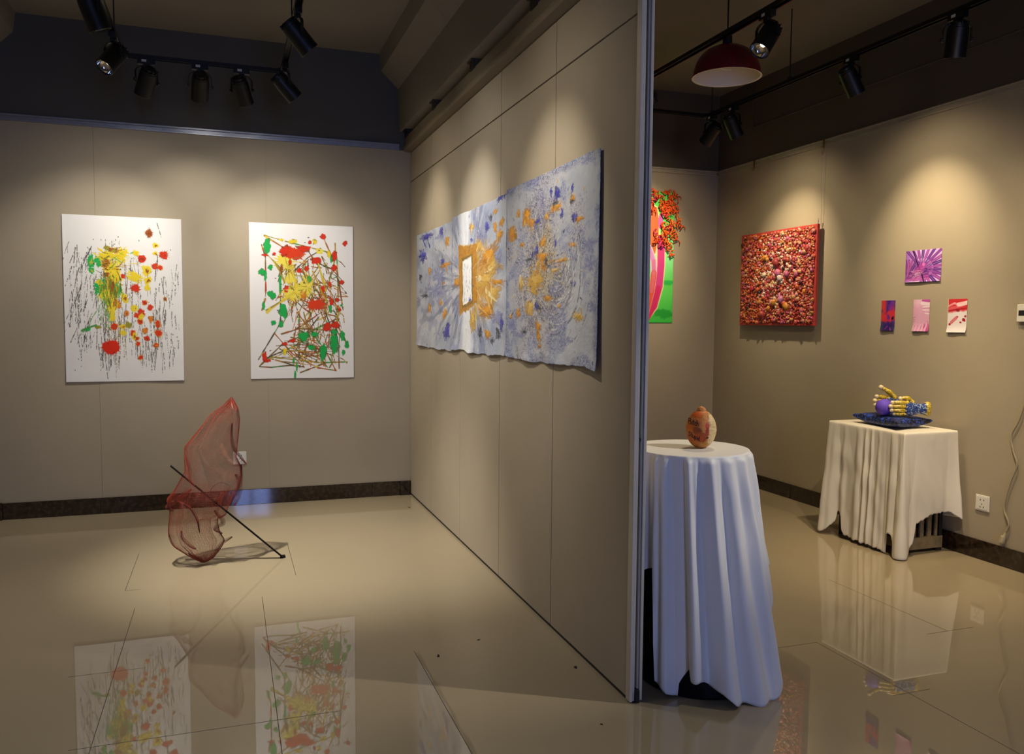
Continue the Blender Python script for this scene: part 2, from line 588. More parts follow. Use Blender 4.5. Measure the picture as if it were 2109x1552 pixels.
def rail(name, axis, face, s0, s1, out):
    """aluminium hanging rail: two lips and a groove"""
    p = [(0, 0), (.016, 0), (.016, .009), (.007, .012), (.007, .027), (.016, .030), (.016, .040), (0, .040)]
    pr = [(face + out * a, ZR + z) for a, z in p]
    m = MB()
    m.prism(pr, s0, s1, axis)
    return struct(m.build(name, M['alu'] if axis == 0 and face == YB else M['alu_dull']))


rail('trim_1', 0, YB, XL, 1.17, -1)
rail('trim_2', 0, YB2, XP2, XR - .017, -1)
rail('trim_3', 1, XR, YF, YB2, -1)

# ceiling beams with their stepped cornices
cor = [(1.03, ZC), (1.046, 3.006), (1.165, 2.892), (1.172, 2.60), (1.50, 2.60), (1.507, 2.892), (1.63, 3.006), (1.64, ZC)]
struct(MB().prism(cor, YF, YB, 1).build('beam_partition', M['ceiling']))
corl = [(XL, ZC), (-1.19, ZC), (-1.205, 3.006), (-1.315, 2.892), (-1.325, 2.60), (XL, 2.60)]
struct(MB().prism(corl, YF, YB, 1).build('beam_left', M['ceiling']))

# the movable partition: panels on a ceiling rail
pw = struct(thing('wall_partition', (XP, 4.1, 0), 'movable beige panel partition standing between the two rooms', None))
og = pw.location
ys = [2.405, 3.098, 3.792, 4.511, 5.205, 5.845]
ZG, ZP = 2.252, 2.455
for k, (y0, y1) in enumerate(zip(ys[:-1], ys[1:])):
    g = .0022
    MB().bb((XP, y0 + g, .012), (XP2, y1 - g, ZG - .003)).build('panel', M['panel'], pw, og, bevel=.0025)
    MB().bb((XP, y0 + g, ZG + .003), (XP2, y1 - g, ZP)).build('upper_panel', M['panel'], pw, og, bevel=.0025)
MB().bb((XP + .012, 2.41, .012), (XP2 - .012, 5.845, ZP)).build('core_frame', M['seam'], pw, og)
MB().bb((XP + .003, 2.41, 0), (XP2 - .003, 5.845, .012)).build('floor_seal', M['rubber'], pw, og)
# end post: extruded aluminium with two flanges and a dark rubber slot
for x0, x1, y0, y1 in ((1.2485, 1.2585, 2.376, 2.406), (1.2605, 1.268, 2.380, 2.406), (1.279, 1.2855, 2.386, 2.406), (1.2865, 1.2965, 2.380, 2.406)):
    MB().bb((x0, y0, .006), (x1, y1, 2.455)).build('post_flange', M['post'], pw, og, bevel=.0012)
MB().bb((1.2505, 2.398, .004), (1.295, 2.407, 2.455)).build('post_web', M['rubber'], pw, og)
f = MB().bb((1.2685, 2.372, 0), (1.2845, 2.404, .045)).build('post_foot', M['rubber'], pw, og, bevel=.003)
ls = MB().tube([(1.2738, 2.397, .885), (1.2738, 2.385, .885)], .0055, 16).build('lock_screw', M['chrome'], pw, og)
# head rail: stepped profile hung from the beam
hp = [(XP - .006, 2.458), (XP - .048, 2.463), (XP - .052, 2.478), (XP - .052, 2.492), (XP - .040, 2.496), (XP - .040, 2.560), (XP2 + .03, 2.560), (XP2 + .03, 2.463), (XP2 + .006, 2.458)]
MB().prism(hp, 2.38, 5.845, 1).build('head_rail', M['railpaint'], pw, og, bevel=.002)
for y in (3.245, 4.137, 4.97, 5.775):
    m = MB().bb((1.206, y - .04, 2.552), (1.262, y + .04, 2.602)).bb((1.19, y - .04, 2.59), (1.206, y + .04, 2.60))
    m.build('bracket', M['copper'], pw, og, bevel=.002)

# thin conduit on the upper right wall and one on the ceiling
cd = thing('conduit', (XR - .006, 5.47, 2.767), 'thin conduit along the dark upper band of the right wall', 'conduit')
MB().tube([(XR - .006, 5.47, ZC), (XR - .006, 5.47, 2.767), (XR - .006, 5.3, 2.767), (XR - .006, .5, 2.767)], .005, 8).build('pipe', M['upper2'], cd, cd.location)
c2 = thing('ceiling_conduit', (2.2, 3.9, ZC - .008), 'short dark conduit fixed under the ceiling above the pendant lamp', 'conduit')
MB().bb((2.345, 2.9, ZC - .016), (2.363, 3.66, ZC)).build('pipe', M['copper'], c2, c2.location)


# ------------------------------------------------------------------ track lighting
def c_profile(wd=.034, h=.020, t=.004):
    return [(-wd / 2, 0), (-wd / 2, h), (wd / 2, h), (wd / 2, 0), (wd / 2 - t, 0), (wd / 2 - t, h - t), (-wd / 2 + t, h - t), (-wd / 2 + t, 0)]


ZT = 2.69


def track(name, bars, rods, joints, label, extra=None):
    r = thing(name, (bars[0][1], bars[0][2], ZT), label, 'lighting track')
    o = r.location
    for ax, s0, c, s1 in bars:
        if ax == 'y':      # (y, y0, x, y1)
            m = MB().prism([(c + p, ZT + q) for p, q in c_profile()], s0, s1, 1).bb((c - .013, s0, ZT + .012), (c + .013, s1, ZT + .017))
        else:
            m = MB().prism([(c + p, ZT + q) for p, q in c_profile()], s0, s1, 0).bb((s0, c - .013, ZT + .012), (s1, c + .013, ZT + .017))
        m.build('track_bar', M['black'], r, o)
    for x, y in joints:
        MB().bb((x - .03, y - .03, ZT - .002), (x + .03, y + .03, ZT + .022)).build('corner_joint', M['black'], r, o, bevel=.002)
    for x, y in rods:
        MB().tube([(x, y, ZT + .018), (x, y, ZC)], .0035, 8).lathe([(.0, .02), (.012, .02), (.012, .035), (.004, .045)], 12, (x, y, ZT)).build('suspension_rod', M['copper'], r, o)
    if extra: extra(r, o)
    return r


track('lighting_track', [('x', -.52, 5.03, .33), ('y', 2.3, -.52, 5.03), ('y', 2.3, .33, 5.03)], [(-.52, 4.72), (.33, 4.35), (-.52, 2.9), (.33, 2.9)],
      [(-.52, 5.03), (.33, 5.03)], 'black U-shaped lighting track hanging over the room with the splatter posters')


def red_tube(r, o):  # thin red tube along one edge of the track bar
    MB().tube([(2.381, 2.4, ZT + .006), (2.382, 3.3, ZT + .004), (2.381, 4.38, ZT + .005)], .004, 8).build('red_tube', M['redwire'], r, o)


track('lighting_track', [('x', 2.36, 5.05, 3.18), ('y', .8, 2.36, 5.05), ('y', .8, 3.18, 5.05)], [(2.36, 4.37), (3.18, 4.17), (3.18, 5.0), (2.36, 2.6), (3.18, 2.2)],
      [(2.36, 5.05), (3.18, 5.05)], 'long black lighting track hanging over the room with the two cloth-covered tables', red_tube)

# one spotlight: adapter on the track, yoke, lamp body with fins, reflector
_sp = {}


def _proto():
    m = MB().box((0, 0, -.014), (.032, .088, .03)).box((0, 0, -.033), (.024, .03, .012))
    _sp['adapter'] = m
    arc = [(-.0, .0605 * math.sin(a), -.045 - .028 * (1 - math.cos(a))) if False else (0, .0605 * math.cos(a), -.075 + .035 * math.sin(a)) for a in np.linspace(0, math.pi, 13)]
    _sp['yoke'] = [(0, .0605, -.128)] + arc + [(0, -.0605, -.128)]
    return


_proto()


def yoke_mesh():
    m = MB()
    pts = [Vector(p) for p in _sp['yoke']]
    for a, c in zip(pts[:-1], pts[1:]):
        d = (c - a); L = d.length
        rot = d.to_track_quat('Z', 'X').to_matrix()
        m.box((a + c) / 2, (.014, .0035, L + .002), Quaternion((1, 0, 0), math.atan2(-d.y, d.z)).to_matrix())
    m.tube([(0, .058, -.118), (0, .07, -.118)], .0085, 12).tube([(0, -.058, -.118), (0, -.07, -.118)], .0085, 12)
    return m


def body_mesh():
    # along local -Z the light comes out; the pivot is the origin
    m = MB()
    m.lathe([(.0, .078), (.027, .078), (.033, .074), (.035, .068), (.035, .062), (.042, .060), (.042, .053), (.044, .051), (.046, .03),
             (.046, -.062), (.047, -.066), (.047, -.080), (.0445, -.082), (.043, -.080), (.041, -.072)], 40)
    for k in range(12):
        a = 2 * math.pi * k / 12
        m.box((.035 * math.cos(a), .035 * math.sin(a), .065), (.016, .003, .022), Matrix.Rotation(a, 3, 'Z'))
    return m


def refl_mesh():
    return MB().lathe([(.041, -.073), (.038, -.062), (.029, -.050), (.012, -.042)], 32)


M['led'] = emit('led_glow', 'fff6e6', 1.0)
_meshes = {}


def part(key, name, maker, mats, parent, **k):
    if key not in _meshes:
        o = maker().build(name, mats, parent, **k)
        _meshes[key] = o.data
        return o
    o = bpy.data.objects.new(name, _meshes[key]); COL.objects.link(o); o.parent = parent
    if k.get('bevel'):
        bv = o.modifiers.new('bevel', 'BEVEL'); bv.width = k['bevel']; bv.segments = 2; bv.limit_method = 'ANGLE'; bv.angle_limit = R_(40)
    return o


def spotlight(x, y, along, target, label, power=0, col=(1, .82, .6), size=58, blend=1, sticker=True, spill=.22, group=None):
    r = thing('track_spotlight', (x, y, ZT), label, 'spotlight', group)
    piv = Vector((x, y, ZT - .118))
    d = (Vector(target) - piv).normalized()
    pan = math.atan2(d.y, d.x)
    a = part('adapter', 'adapter', lambda: _sp['adapter'], M['black'], r, bevel=.002)
    a.rotation_euler.z = 0 if along == 'y' else math.pi / 2
    if sticker:
        for q in (1, -1):
            part('sticker%d' % q, 'sticker', lambda: MB().box((.0165 * q, .01, -.012), (.0012, .024, .013)), M['sticker'], a)
    yk = part('yoke', 'yoke', yoke_mesh, M['black'], r, smooth=False)
    yk.rotation_euler.z = pan
    bd = part('lamp_body', 'lamp_body', body_mesh, M['black'], r, smooth='auto')
    bd.location = (0, 0, -.118)
    bd.rotation_mode = 'QUATERNION'
    # local Y stays on the yoke axis
    zax = -d; yax = Vector((-math.sin(pan), math.cos(pan), 0)); xax = yax.cross(zax)
    bd.rotation_quaternion = Matrix((xax, yax, zax)).transposed().to_quaternion()
    part('refl', 'reflector', refl_mesh, M['chrome'], bd, smooth=True)
    part('led', 'led', lambda: MB().lathe([(0, -.044), (.012, -.0445), (.0125, -.041)], 20), M['led'], bd)
    cord = part('cord', 'power_cord', lambda: MB().tube([(.008, .012, -.03), (.02, .024, -.04), (.03, .03, -.052), (.026, .03, -.066), (.012, .024, -.07)], .0026, 8), M['black'], r, smooth=True)
    cord.rotation_euler.z = pan + math.pi
    if power:
        l = bpy.data.lights.new('spot_beam', 'SPOT')
        l.energy = power * SPOT; l.color = col; l.spot_size = R_(size); l.spot_blend = blend; l.shadow_soft_size = .022
        l2 = bpy.data.lights.new('spot_spill', 'SPOT')      # the wide, weak spill of the same reflector
        l2.energy = power * SPOT * spill; l2.color = col; l2.spot_size = R_(118); l2.spot_blend = 1; l2.shadow_soft_size = .03
        for li in (l, l2):
            lo = bpy.data.objects.new(li.name, li); COL.objects.link(lo)
            lo.parent = r
            lo.location = Vector((0, 0, -.118)) + d * .086
            lo.rotation_mode = 'QUATERNION'
            lo.rotation_quaternion = d.to_track_quat('-Z', 'Y')
    return r


WARM, NEUT, YEL = (1, .80, .52), (1, .93, .82), (1, .89, .72)
g1 = 'black spotlights on the track over the splatter posters'
spotlight(-.398, 5.03, 'x', (-.86, 5.85, 1.35), 'black track spotlight tilted left, first on the far bar of the left track', 34, NEUT, 74, 1, group=g1)
spotlight(-.121, 5.03, 'x', (-.20, 5.85, 1.75), 'black track spotlight facing the wall, middle one on the far bar of the left track', 15, NEUT, 70, 1, group=g1)
spotlight(.1, 5.03, 'x', (.48, 5.85, 1.45), 'black track spotlight tilted right, third on the far bar of the left track', 34, NEUT, 74, 1, group=g1)
spotlight(.33, 4.86, 'y', (1.25, 5.12, 1.62), 'black track spotlight at the right corner of the left track, pointing at the panel partition', 29, YEL, 60, 1, sticker=False, group=g1)
spotlight(.33, 3.99, 'y', (1.25, 4.18, 1.55), 'black track spotlight on the right bar of the left track, above the corner one', 44, NEUT, 56, 1, sticker=False, group=g1)
spotlight(-.52, 4.645, 'y', (-1.3, 3.9, 1.3), 'black track spotlight on the left bar of the left track with its bright mouth showing', 22, NEUT, 70, 1, sticker=False, group=g1)
spotlight(-.52, 3.98, 'y', (.42, 4.50, 0), 'black track spotlight cut by the top edge of the photo, tilted down at the floor', 190, NEUT, 58, 1, sticker=False, group=g1)
spotlight(.33, 3.05, 'y', (1.25, 3.12, 1.55), 'black track spotlight near the camera end of the left track, out of view', 36, YEL, 56, 1, sticker=False, group=g1)
g2 = 'black spotlights on the track over the cloth-covered tables'
spotlight(3.18, 5.0, 'y', (3.0, 5.94, 1.75), 'black track spotlight at the far corner of the right track, tilted left', 46, WARM, 74, 1, group=g2)
spotlight(3.18, 4.75, 'y', (3.85, 4.95, 1.62), 'black track spotlight tilted right beside the far corner of the right track', 40, WARM, 66, 1, group=g2)
spotlight(3.18, 3.66, 'y', (3.85, 3.72, 1.62), 'black track spotlight midway along the right bar of the right track', 44, WARM, 66, 1, group=g2)
spotlight(3.18, 2.98, 'y', (3.42, 3.45, .4), 'black track spotlight nearest the top right corner of the photo, pointing straight down', 70, WARM, 56, 1, group=g2)
spotlight(2.36, 3.27, 'y', (1.46, 3.05, 1.32), 'black track spotlight beside the red pendant lamp with its silver mouth showing', 25, WARM, 70, 1, group=g2)
spotlight(2.36, 4.42, 'y', (2.75, 5.94, 1.6), 'black track spotlight half hidden behind the post of the partition', 0, group=g2)
spotlight(3.18, 1.25, 'y', (1.56, 2.53, .86), 'black track spotlight near the camera end of the right track, out of view', 66, NEUT, 26, .7, spill=.45, group=g2)

for x_, y_, t_, p_ in ((-.52, 2.75, (-.6, 1.2, 0), 14), (.33, 2.45, (.4, .6, 0), 14), (2.36, 1.9, (3.5, 3.72, .45), 48)):  # unseen lamps added to brighten the rooms and the stool cloth
    spotlight(x_, y_, 'y', t_, 'added unseen black track spotlight that brightens the room', p_, WARM if x_ > 1 else NEUT, 90, 1, sticker=False, group='added unseen black spotlights')

# ------------------------------------------------------------------ pendant lamp
PX, PY, PZ = 2.395, 3.64, 2.50
pl = thing('pendant_lamp', (PX, PY, PZ), 'red enamel dome pendant lamp with cream inside hanging from the ceiling', 'pendant lamp')
og = pl.location
N = 14
dome = [(.166 * math.cos(t) ** .8 if t < 1.57 else 0, .004 + .152 * math.sin(t)) for t in np.linspace(0, math.pi / 2 - .12, N)]
out = [(.172, 0), (.172, .004)] + dome + [(.026, .157)]
MB().lathe(out, 56, og).build('shade', M['redshade'], pl, og, smooth='auto')
MB().lathe([(.172, 0), (.165, .0)] + [(r - .004, z - .001) for r, z in dome] + [(.02, .15)], 56, og).build('shade_lining', M['whitein'], pl, og, smooth='auto')
MB().lathe([(.0, .225), (.012, .224), (.016, .21), (.022, .205), (.024, .165), (.030, .160), (.030, .152), (.0, .150)], 24, og).build('socket', M['black'], pl, og, smooth='auto')
MB().tube([(PX, PY, PZ + .22), (PX + .001, PY, PZ + .4), (PX, PY, ZC)], .0042, 8).build('cord', M['copper'], pl, og)
hx_ = [(PX + .026 * math.cos(a), PY + .026 * math.sin(a), PZ + .045 + .06 * a / (6 * math.pi)) for a in np.linspace(0, 6 * math.pi, 60)]
MB().tube(hx_, .0065, 8).tube([(PX, PY, PZ + .105), (PX, PY, PZ + .15)], .02, 16).build('bulb', M['bulb'], pl, og, smooth=True)


# ------------------------------------------------------------------ sockets, switch, hanging cable
def outlet(loc, ax, label):
    r = thing('wall_outlet', loc, label, 'wall outlet')
    # local: plate in (s, z), out of the wall along n
    if ax == 'y':
        S, Nn = Vector((1, 0, 0)), Vector((0, -1, 0))
    else:
        S, Nn = Vector((0, -1, 0)), Vector((-1, 0, 0))
    T = lambda s, z, n: tuple(S * s + Vector((0, 0, z)) + Nn * n)

    def bx(m, s, z, ws, hz, n0, n1):
        a, c = T(s - ws / 2, z - hz / 2, n0), T(s + ws / 2, z + hz / 2, n1)
        return m.bb([min(a[i], c[i]) for i in range(3)], [max(a[i], c[i]) for i in range(3)])
    bx(MB(), 0, 0, .086, .086, 0, .008).build('plate', M['plastic'], r, bevel=.003)
    bx(MB(), 0, 0, .070, .070, .0075, .0098).build('insert', M['plastic'], r, bevel=.0015)
    for s in (-.0105, .0105):
        bx(MB(), s, .017, .0042, .0085, .0092, .0102).build('two_pin_slot', M['hole'], r)
    bx(MB(), 0, -.006, .0035, .009, .0092, .0102).build('earth_slot', M['hole'], r)
    for s, an in ((-.010, .5), (.010, -.5)):
        m = MB(); q = Quaternion(tuple(Nn), an).to_matrix()
        m.box(T(s, -.021, .0097), (.0036, .001, .010) if ax == 'y' else (.001, .0036, .010), q)
        m.build('three_pin_slot', M['hole'], r)
    return r


outlet((.070, YB, .325), 'y', 'white square wall outlet low on the back wall behind the red mesh sculpture')
outlet((XR, 3.303, .308), 'x', 'white square wall outlet low on the right wall beside the cloth-covered stool')

sw = thing('wall_controller', (XR, 3.105, 1.33), 'small cream wall controller with a dark display at the right edge of the photo', 'controller')
og = sw.location
MB().bb((XR - .022, 3.06, 1.285), (XR, 3.142, 1.375)).build('case', M['plastic'], sw, og, bevel=.004)
MB().bb((XR - .0235, 3.07, 1.318), (XR - .0215, 3.130, 1.344)).build('display', M['hole'], sw, og)

cb = thing('power_cable', (XR - .012, 3.08, .12), 'ivory power cable with a plug hanging down the right wall beside the outlet', 'cable')
og = cb.location


def smooth_path(p, n=10):
    p = [Vector(q) for q in p]; out = []
    for i in range(len(p) - 1):
        p0, p1, p2, p3 = p[max(i - 1, 0)], p[i], p[i + 1], p[min(i + 2, len(p) - 1)]
        for k in range(n):
            t = k / n
            out.append(.5 * ((2 * p1) + (p2 - p0) * t + (2 * p0 - 5 * p1 + 4 * p2 - p3) * t * t + (3 * p1 - p0 - 3 * p2 + p3) * t ** 3))
    return out + [p[-1]]


CB = [(-.012, 3.03, 1.05), (-.012, 3.10, .80), (-.012, 3.145, .70), (-.012, 3.13, .62), (-.012, 3.105, .55), (-.012, 3.135, .46), (-.012, 3.16, .36), (-.012, 3.165, .30), (-.012, 3.135, .235), (-.012, 3.15, .185)]
CP = smooth_path([(XR + a, y, z) for a, y, z in CB])
MB().tube(CP, .0045, 10).build('cord', M['cord'], cb, og, smooth=True)
MB().tube([CP[-1], CP[-1] + Vector((-.004, .004, -.02)), CP[-1] + Vector((-.004, .008, -.024)), CP[-1] + Vector((-.006, .016, -.055))], [.006, .008, .014, .016], 14).build('plug', M['cord'], cb, og, smooth='auto')
P0 = CP[-1] + Vector((-.006, .016, -.055))
MB().bb(P0 + Vector((-.007, -.002, -.016)), P0 + Vector((-.004, .0005, .001))).bb(P0 + Vector((.003, -.002, -.016)), P0 + Vector((.006, .0005, .001))).build('plug_pins', M['alu'], cb, og)


def hook(y, z, label, drop=.05):
    r = thing('picture_hook', (XR - .018, y, z), label, 'picture hook')
    o = r.location
    MB().bb((XR - .021, y - .007, z - .02), (XR - .0165, y + .007, z + .038)).build('clip', M['hook'], r, o, bevel=.001)
    MB().tube([(XR - .019, y, z - .02), (XR - .019, y, z - drop), (XR - .026, y, z - drop - .012), (XR - .034, y, z - drop - .006), (XR - .034, y, z - drop + .008)], .0022, 8).build('bend', M['hook'], r, o)
    return r


hook(4.645, ZR + .002, 'brass hook hanging from the picture rail above the red relief canvas')
hook(5.42, ZR + .002, 'small brass hook on the picture rail left of the wire above the red relief canvas', .03)
hw = thing('hanging_wire', (XR - .02, 4.645, 1.96), 'thin steel wire running down from the brass hook to the red relief canvas', 'wire')
MB().tube([(XR - .034, 4.645, ZR - .05), (XR - .024, 4.648, 2.2), (XR - .018, 4.645, 1.93)], .0011, 6).build('strand', M['wire'], hw, hw.location)


# ------------------------------------------------------------------ two splatter posters on the back wall
PAL = {'r': 'cc3018', 'R': 'cf2a14', 'g': '1fa24a', 'y': 'dcc328', 'o': '8a8428', 'n': 'cf7a24', 'b': '8c4a20', 'k': '2c2628'}
P1= 'g,0.228,0.275,0.024,0.042 g,0.231,0.328,0.018,0.021 g,0.286,0.274,0.029,0.025 g,0.301,0.43,0.044,0.043 g,0.429,0.439,0.04,0.043 o,0.38,0.422,0.059,0.064 y,0.356,0.237,0.069,0.028 y,0.393,0.315,0.069,0.036 y,0.431,0.371,0.04,0.029 y,0.396,0.536,0.04,0.05 y,0.393,0.608,0.022,0.025 y,0.485,0.231,0.045,0.036 o,0.363,0.191,0.025,0.014 y,0.343,0.476,0.038,0.03 y,0.292,0.398,0.022,0.016 R,0.377,0.791,0.06,0.047 r,0.408,0.665,0.026,0.019 r,0.655,0.251,0.032,0.02 r,0.843,0.224,0.031,0.02 r,0.765,0.294,0.022,0.016 r,0.81,0.301,0.018,0.013 r,0.491,0.359,0.016,0.011 r,0.594,0.43,0.032,0.019 r,0.67,0.518,0.018,0.013 r,0.717,0.547,0.02,0.015 r,0.639,0.581,0.028,0.02 r,0.599,0.596,0.02,0.014 r,0.628,0.632,0.022,0.016 r,0.78,0.648,0.023,0.018 r,0.783,0.704,0.023,0.02 r,0.563,0.703,0.02,0.014 r,0.597,0.737,0.018,0.009 r,0.682,0.737,0.02,0.013 r,0.606,0.77,0.016,0.013 r,0.761,0.779,0.02,0.012 r,0.626,0.854,0.018,0.012 n,0.436,0.528,0.025,0.022 b,0.352,0.351,0.025,0.011 b,0.35,0.283,0.025,0.021 b,0.417,0.204,0.035,0.013 b,0.846,0.493,0.014,0.01 b,0.395,0.414,0.018,0.029 y,0.773,0.166,0.022,0.016 y,0.605,0.217,0.026,0.016 y,0.77,0.215,0.016,0.012 y,0.693,0.321,0.035,0.032 y,0.591,0.362,0.05,0.029 y,0.701,0.382,0.03,0.022 y,0.695,0.425,0.024,0.02 y,0.58,0.553,0.028,0.02 n,0.514,0.584,0.018,0.013 y,0.502,0.492,0.028,0.025 y,0.481,0.665,0.022,0.016 y,0.482,0.703,0.024,0.017 y,0.639,0.603,0.02,0.018 n,0.667,0.69,0.02,0.016 n,0.72,0.617,0.018,0.016 y,0.575,0.723,0.018,0.022 o,0.528,0.655,0.024,0.019 g,0.184,0.683,0.029,0.009 o,0.273,0.669,0.025,0.009 b,0.72,0.094,0.025,0.022'
P2= 'y,0.336,0.243,0.073,0.042 y,0.386,0.348,0.042,0.035 y,0.405,0.44,0.074,0.043 y,0.511,0.418,0.074,0.043 y,0.554,0.382,0.043,0.036 y,0.411,0.112,0.031,0.013 y,0.302,0.104,0.019,0.007 y,0.622,0.107,0.019,0.013 y,0.669,0.167,0.037,0.014 y,0.76,0.186,0.016,0.021 y,0.323,0.824,0.016,0.021 g,0.167,0.148,0.031,0.042 g,0.195,0.282,0.021,0.014 g,0.117,0.313,0.031,0.017 g,0.147,0.337,0.012,0.028 g,0.206,0.459,0.031,0.025 g,0.127,0.53,0.012,0.021 g,0.313,0.561,0.037,0.039 g,0.29,0.646,0.021,0.018 g,0.218,0.638,0.021,0.014 g,0.286,0.385,0.01,0.056 g,0.505,0.725,0.048,0.025 g,0.578,0.797,0.032,0.014 g,0.696,0.827,0.032,0.043 g,0.805,0.77,0.038,0.051 g,0.888,0.723,0.024,0.025 g,0.897,0.832,0.015,0.015 g,0.565,0.353,0.019,0.02 g,0.771,0.538,0.013,0.029 g,0.931,0.781,0.022,0.018 g,0.88,0.52,0.011,0.007 g,0.781,0.218,0.011,0.018 g,0.437,0.925,0.008,0.025 g,0.406,0.886,0.008,0.018 g,0.42,0.976,0.008,0.025 g,0.612,0.711,0.032,0.014 g,0.806,0.697,0.027,0.015 R,0.41,0.186,0.089,0.039 r,0.516,0.156,0.053,0.018 r,0.337,0.173,0.042,0.028 r,0.636,0.231,0.048,0.018 r,0.703,0.074,0.027,0.014 r,0.814,0.196,0.022,0.029 r,0.808,0.275,0.027,0.016 r,0.575,0.113,0.015,0.01 r,0.919,0.112,0.02,0.014 r,0.882,0.368,0.019,0.012 R,0.631,0.517,0.07,0.036 r,0.342,0.419,0.021,0.018 r,0.13,0.858,0.019,0.028 r,0.16,0.883,0.026,0.009 r,0.736,0.664,0.033,0.025 r,0.818,0.65,0.033,0.022 r,0.471,0.298,0.021,0.014 r,0.54,0.283,0.021,0.014 r,0.697,0.413,0.022,0.018 r,0.768,0.383,0.013,0.014 r,0.782,0.498,0.02,0.018 r,0.837,0.484,0.015,0.013 r,0.863,0.549,0.011,0.011 r,0.324,0.774,0.019,0.011 r,0.398,0.753,0.026,0.011 r,0.382,0.246,0.013,0.016 n,0.51,0.454,0.027,0.025 r,0.145,0.205,0.026,0.007 r,0.233,0.196,0.015,0.008 b,0.298,0.293,0.012,0.028'
L2= [[(0.143, 0.079), (0.328, 0.11), (0.495, 0.135), (0.728, 0.169), (0.836, 0.207), (0.845, 0.321), (0.848, 0.494), (0.846, 0.61), (0.782, 0.857)], [(0.143, 0.083), (0.306, 0.146), (0.452, 0.164)], [(0.116, 0.139), (0.15, 0.218), (0.15, 0.428), (0.144, 0.484), (0.111, 0.558)], [(0.171, 0.204), (0.273, 0.272), (0.323, 0.356)], [(0.703, 0.074), (0.782, 0.193), (0.845, 0.321)], [(0.821, 0.114), (0.825, 0.207), (0.757, 0.366), (0.528, 0.639)], [(0.073, 0.875), (0.285, 0.639), (0.292, 0.356)], [(0.082, 0.918), (0.293, 0.781), (0.83, 0.61)], [(0.082, 0.921), (0.196, 0.926), (0.374, 0.914), (0.501, 0.926)], [(0.135, 0.858), (0.395, 0.911), (0.501, 0.923)], [(0.197, 0.859), (0.438, 0.879), (0.673, 0.899), (0.935, 0.895)], [(0.232, 0.71), (0.396, 0.839), (0.587, 0.913)], [(0.473, 0.962), (0.608, 0.928), (0.716, 0.9)], [(0.64, 0.932), (0.819, 0.952), (0.718, 0.82), (0.444, 0.568)], [(0.176, 0.858), (0.44, 0.782), (0.657, 0.596)], [(0.347, 0.71), (0.528, 0.639), (0.679, 0.567)], [(0.85, 0.35), (0.896, 0.552)], [(0.863, 0.53), (0.829, 0.639), (0.947, 0.792)], [(0.849, 0.785), (0.852, 0.938)], [(0.465, 0.568), (0.459, 0.875)], [(0.508, 0.568), (0.589, 0.783), (0.652, 0.856)], [(0.294, 0.71), (0.463, 0.675), (0.828, 0.683)], [(0.558, 0.169), (0.62, 0.232), (0.716, 0.266), (0.834, 0.293)], [(0.376, 0.327), (0.471, 0.269), (0.557, 0.211), (0.686, 0.159)], [(0.152, 0.558), (0.299, 0.497), (0.532, 0.425)], [(0.268, 0.473), (0.426, 0.447), (0.554, 0.382)]]
T0= 'o,0.888,0.139,0.055,0.029 o,0.851,0.324,0.111,0.018 o,0.402,0.341,0.035,0.032 o,0.403,0.663,0.044,0.039 o,0.718,0.624,0.032,0.018 o,0.816,0.711,0.057,0.03 o,0.776,0.463,0.039,0.012 b,0.311,0.043,0.133,0.026 b,0.196,0.201,0.093,0.053 b,0.774,0.289,0.058,0.018 p,0.656,0.402,0.158,0.074 k,0.124,0.383,0.048,0.027 b,0.874,0.854,0.074,0.06 b,0.734,0.044,0.039,0.036 p,0.695,0.088,0.117,0.036 k,0.267,0.549,0.091,0.016 p,0.574,0.521,0.162,0.062'
T1= 'o,0.706,0.354,0.124,0.069 y,0.806,0.421,0.118,0.048 y,0.657,0.509,0.127,0.07 y,0.785,0.604,0.108,0.058 y,0.441,0.77,0.062,0.063 o,0.686,0.71,0.125,0.04 o,0.856,0.53,0.093,0.019 o,0.932,0.165,0.032,0.023 o,0.898,0.24,0.041,0.033 o,0.827,0.179,0.029,0.029 o,0.837,0.081,0.033,0.013 y,0.41,0.12,0.04,0.021 o,0.713,0.864,0.045,0.03 y,0.547,0.258,0.054,0.051 o,0.1,0.489,0.046,0.034 b,0.69,0.156,0.038,0.03 k,0.752,0.106,0.03,0.019 b,0.906,0.008,0.041,0.017 b,0.974,0.002,0.022,0.009 b,0.931,0.797,0.028,0.047 k,0.789,0.906,0.034,0.016 b,0.382,0.631,0.029,0.009 b,0.406,0.211,0.017,0.013 k,0.582,0.851,0.038,0.051 k,0.885,0.865,0.033,0.038 p,0.6,0.214,0.079,0.06 p,0.86,0.76,0.07,0.058 p,0.878,0.398,0.058,0.076'
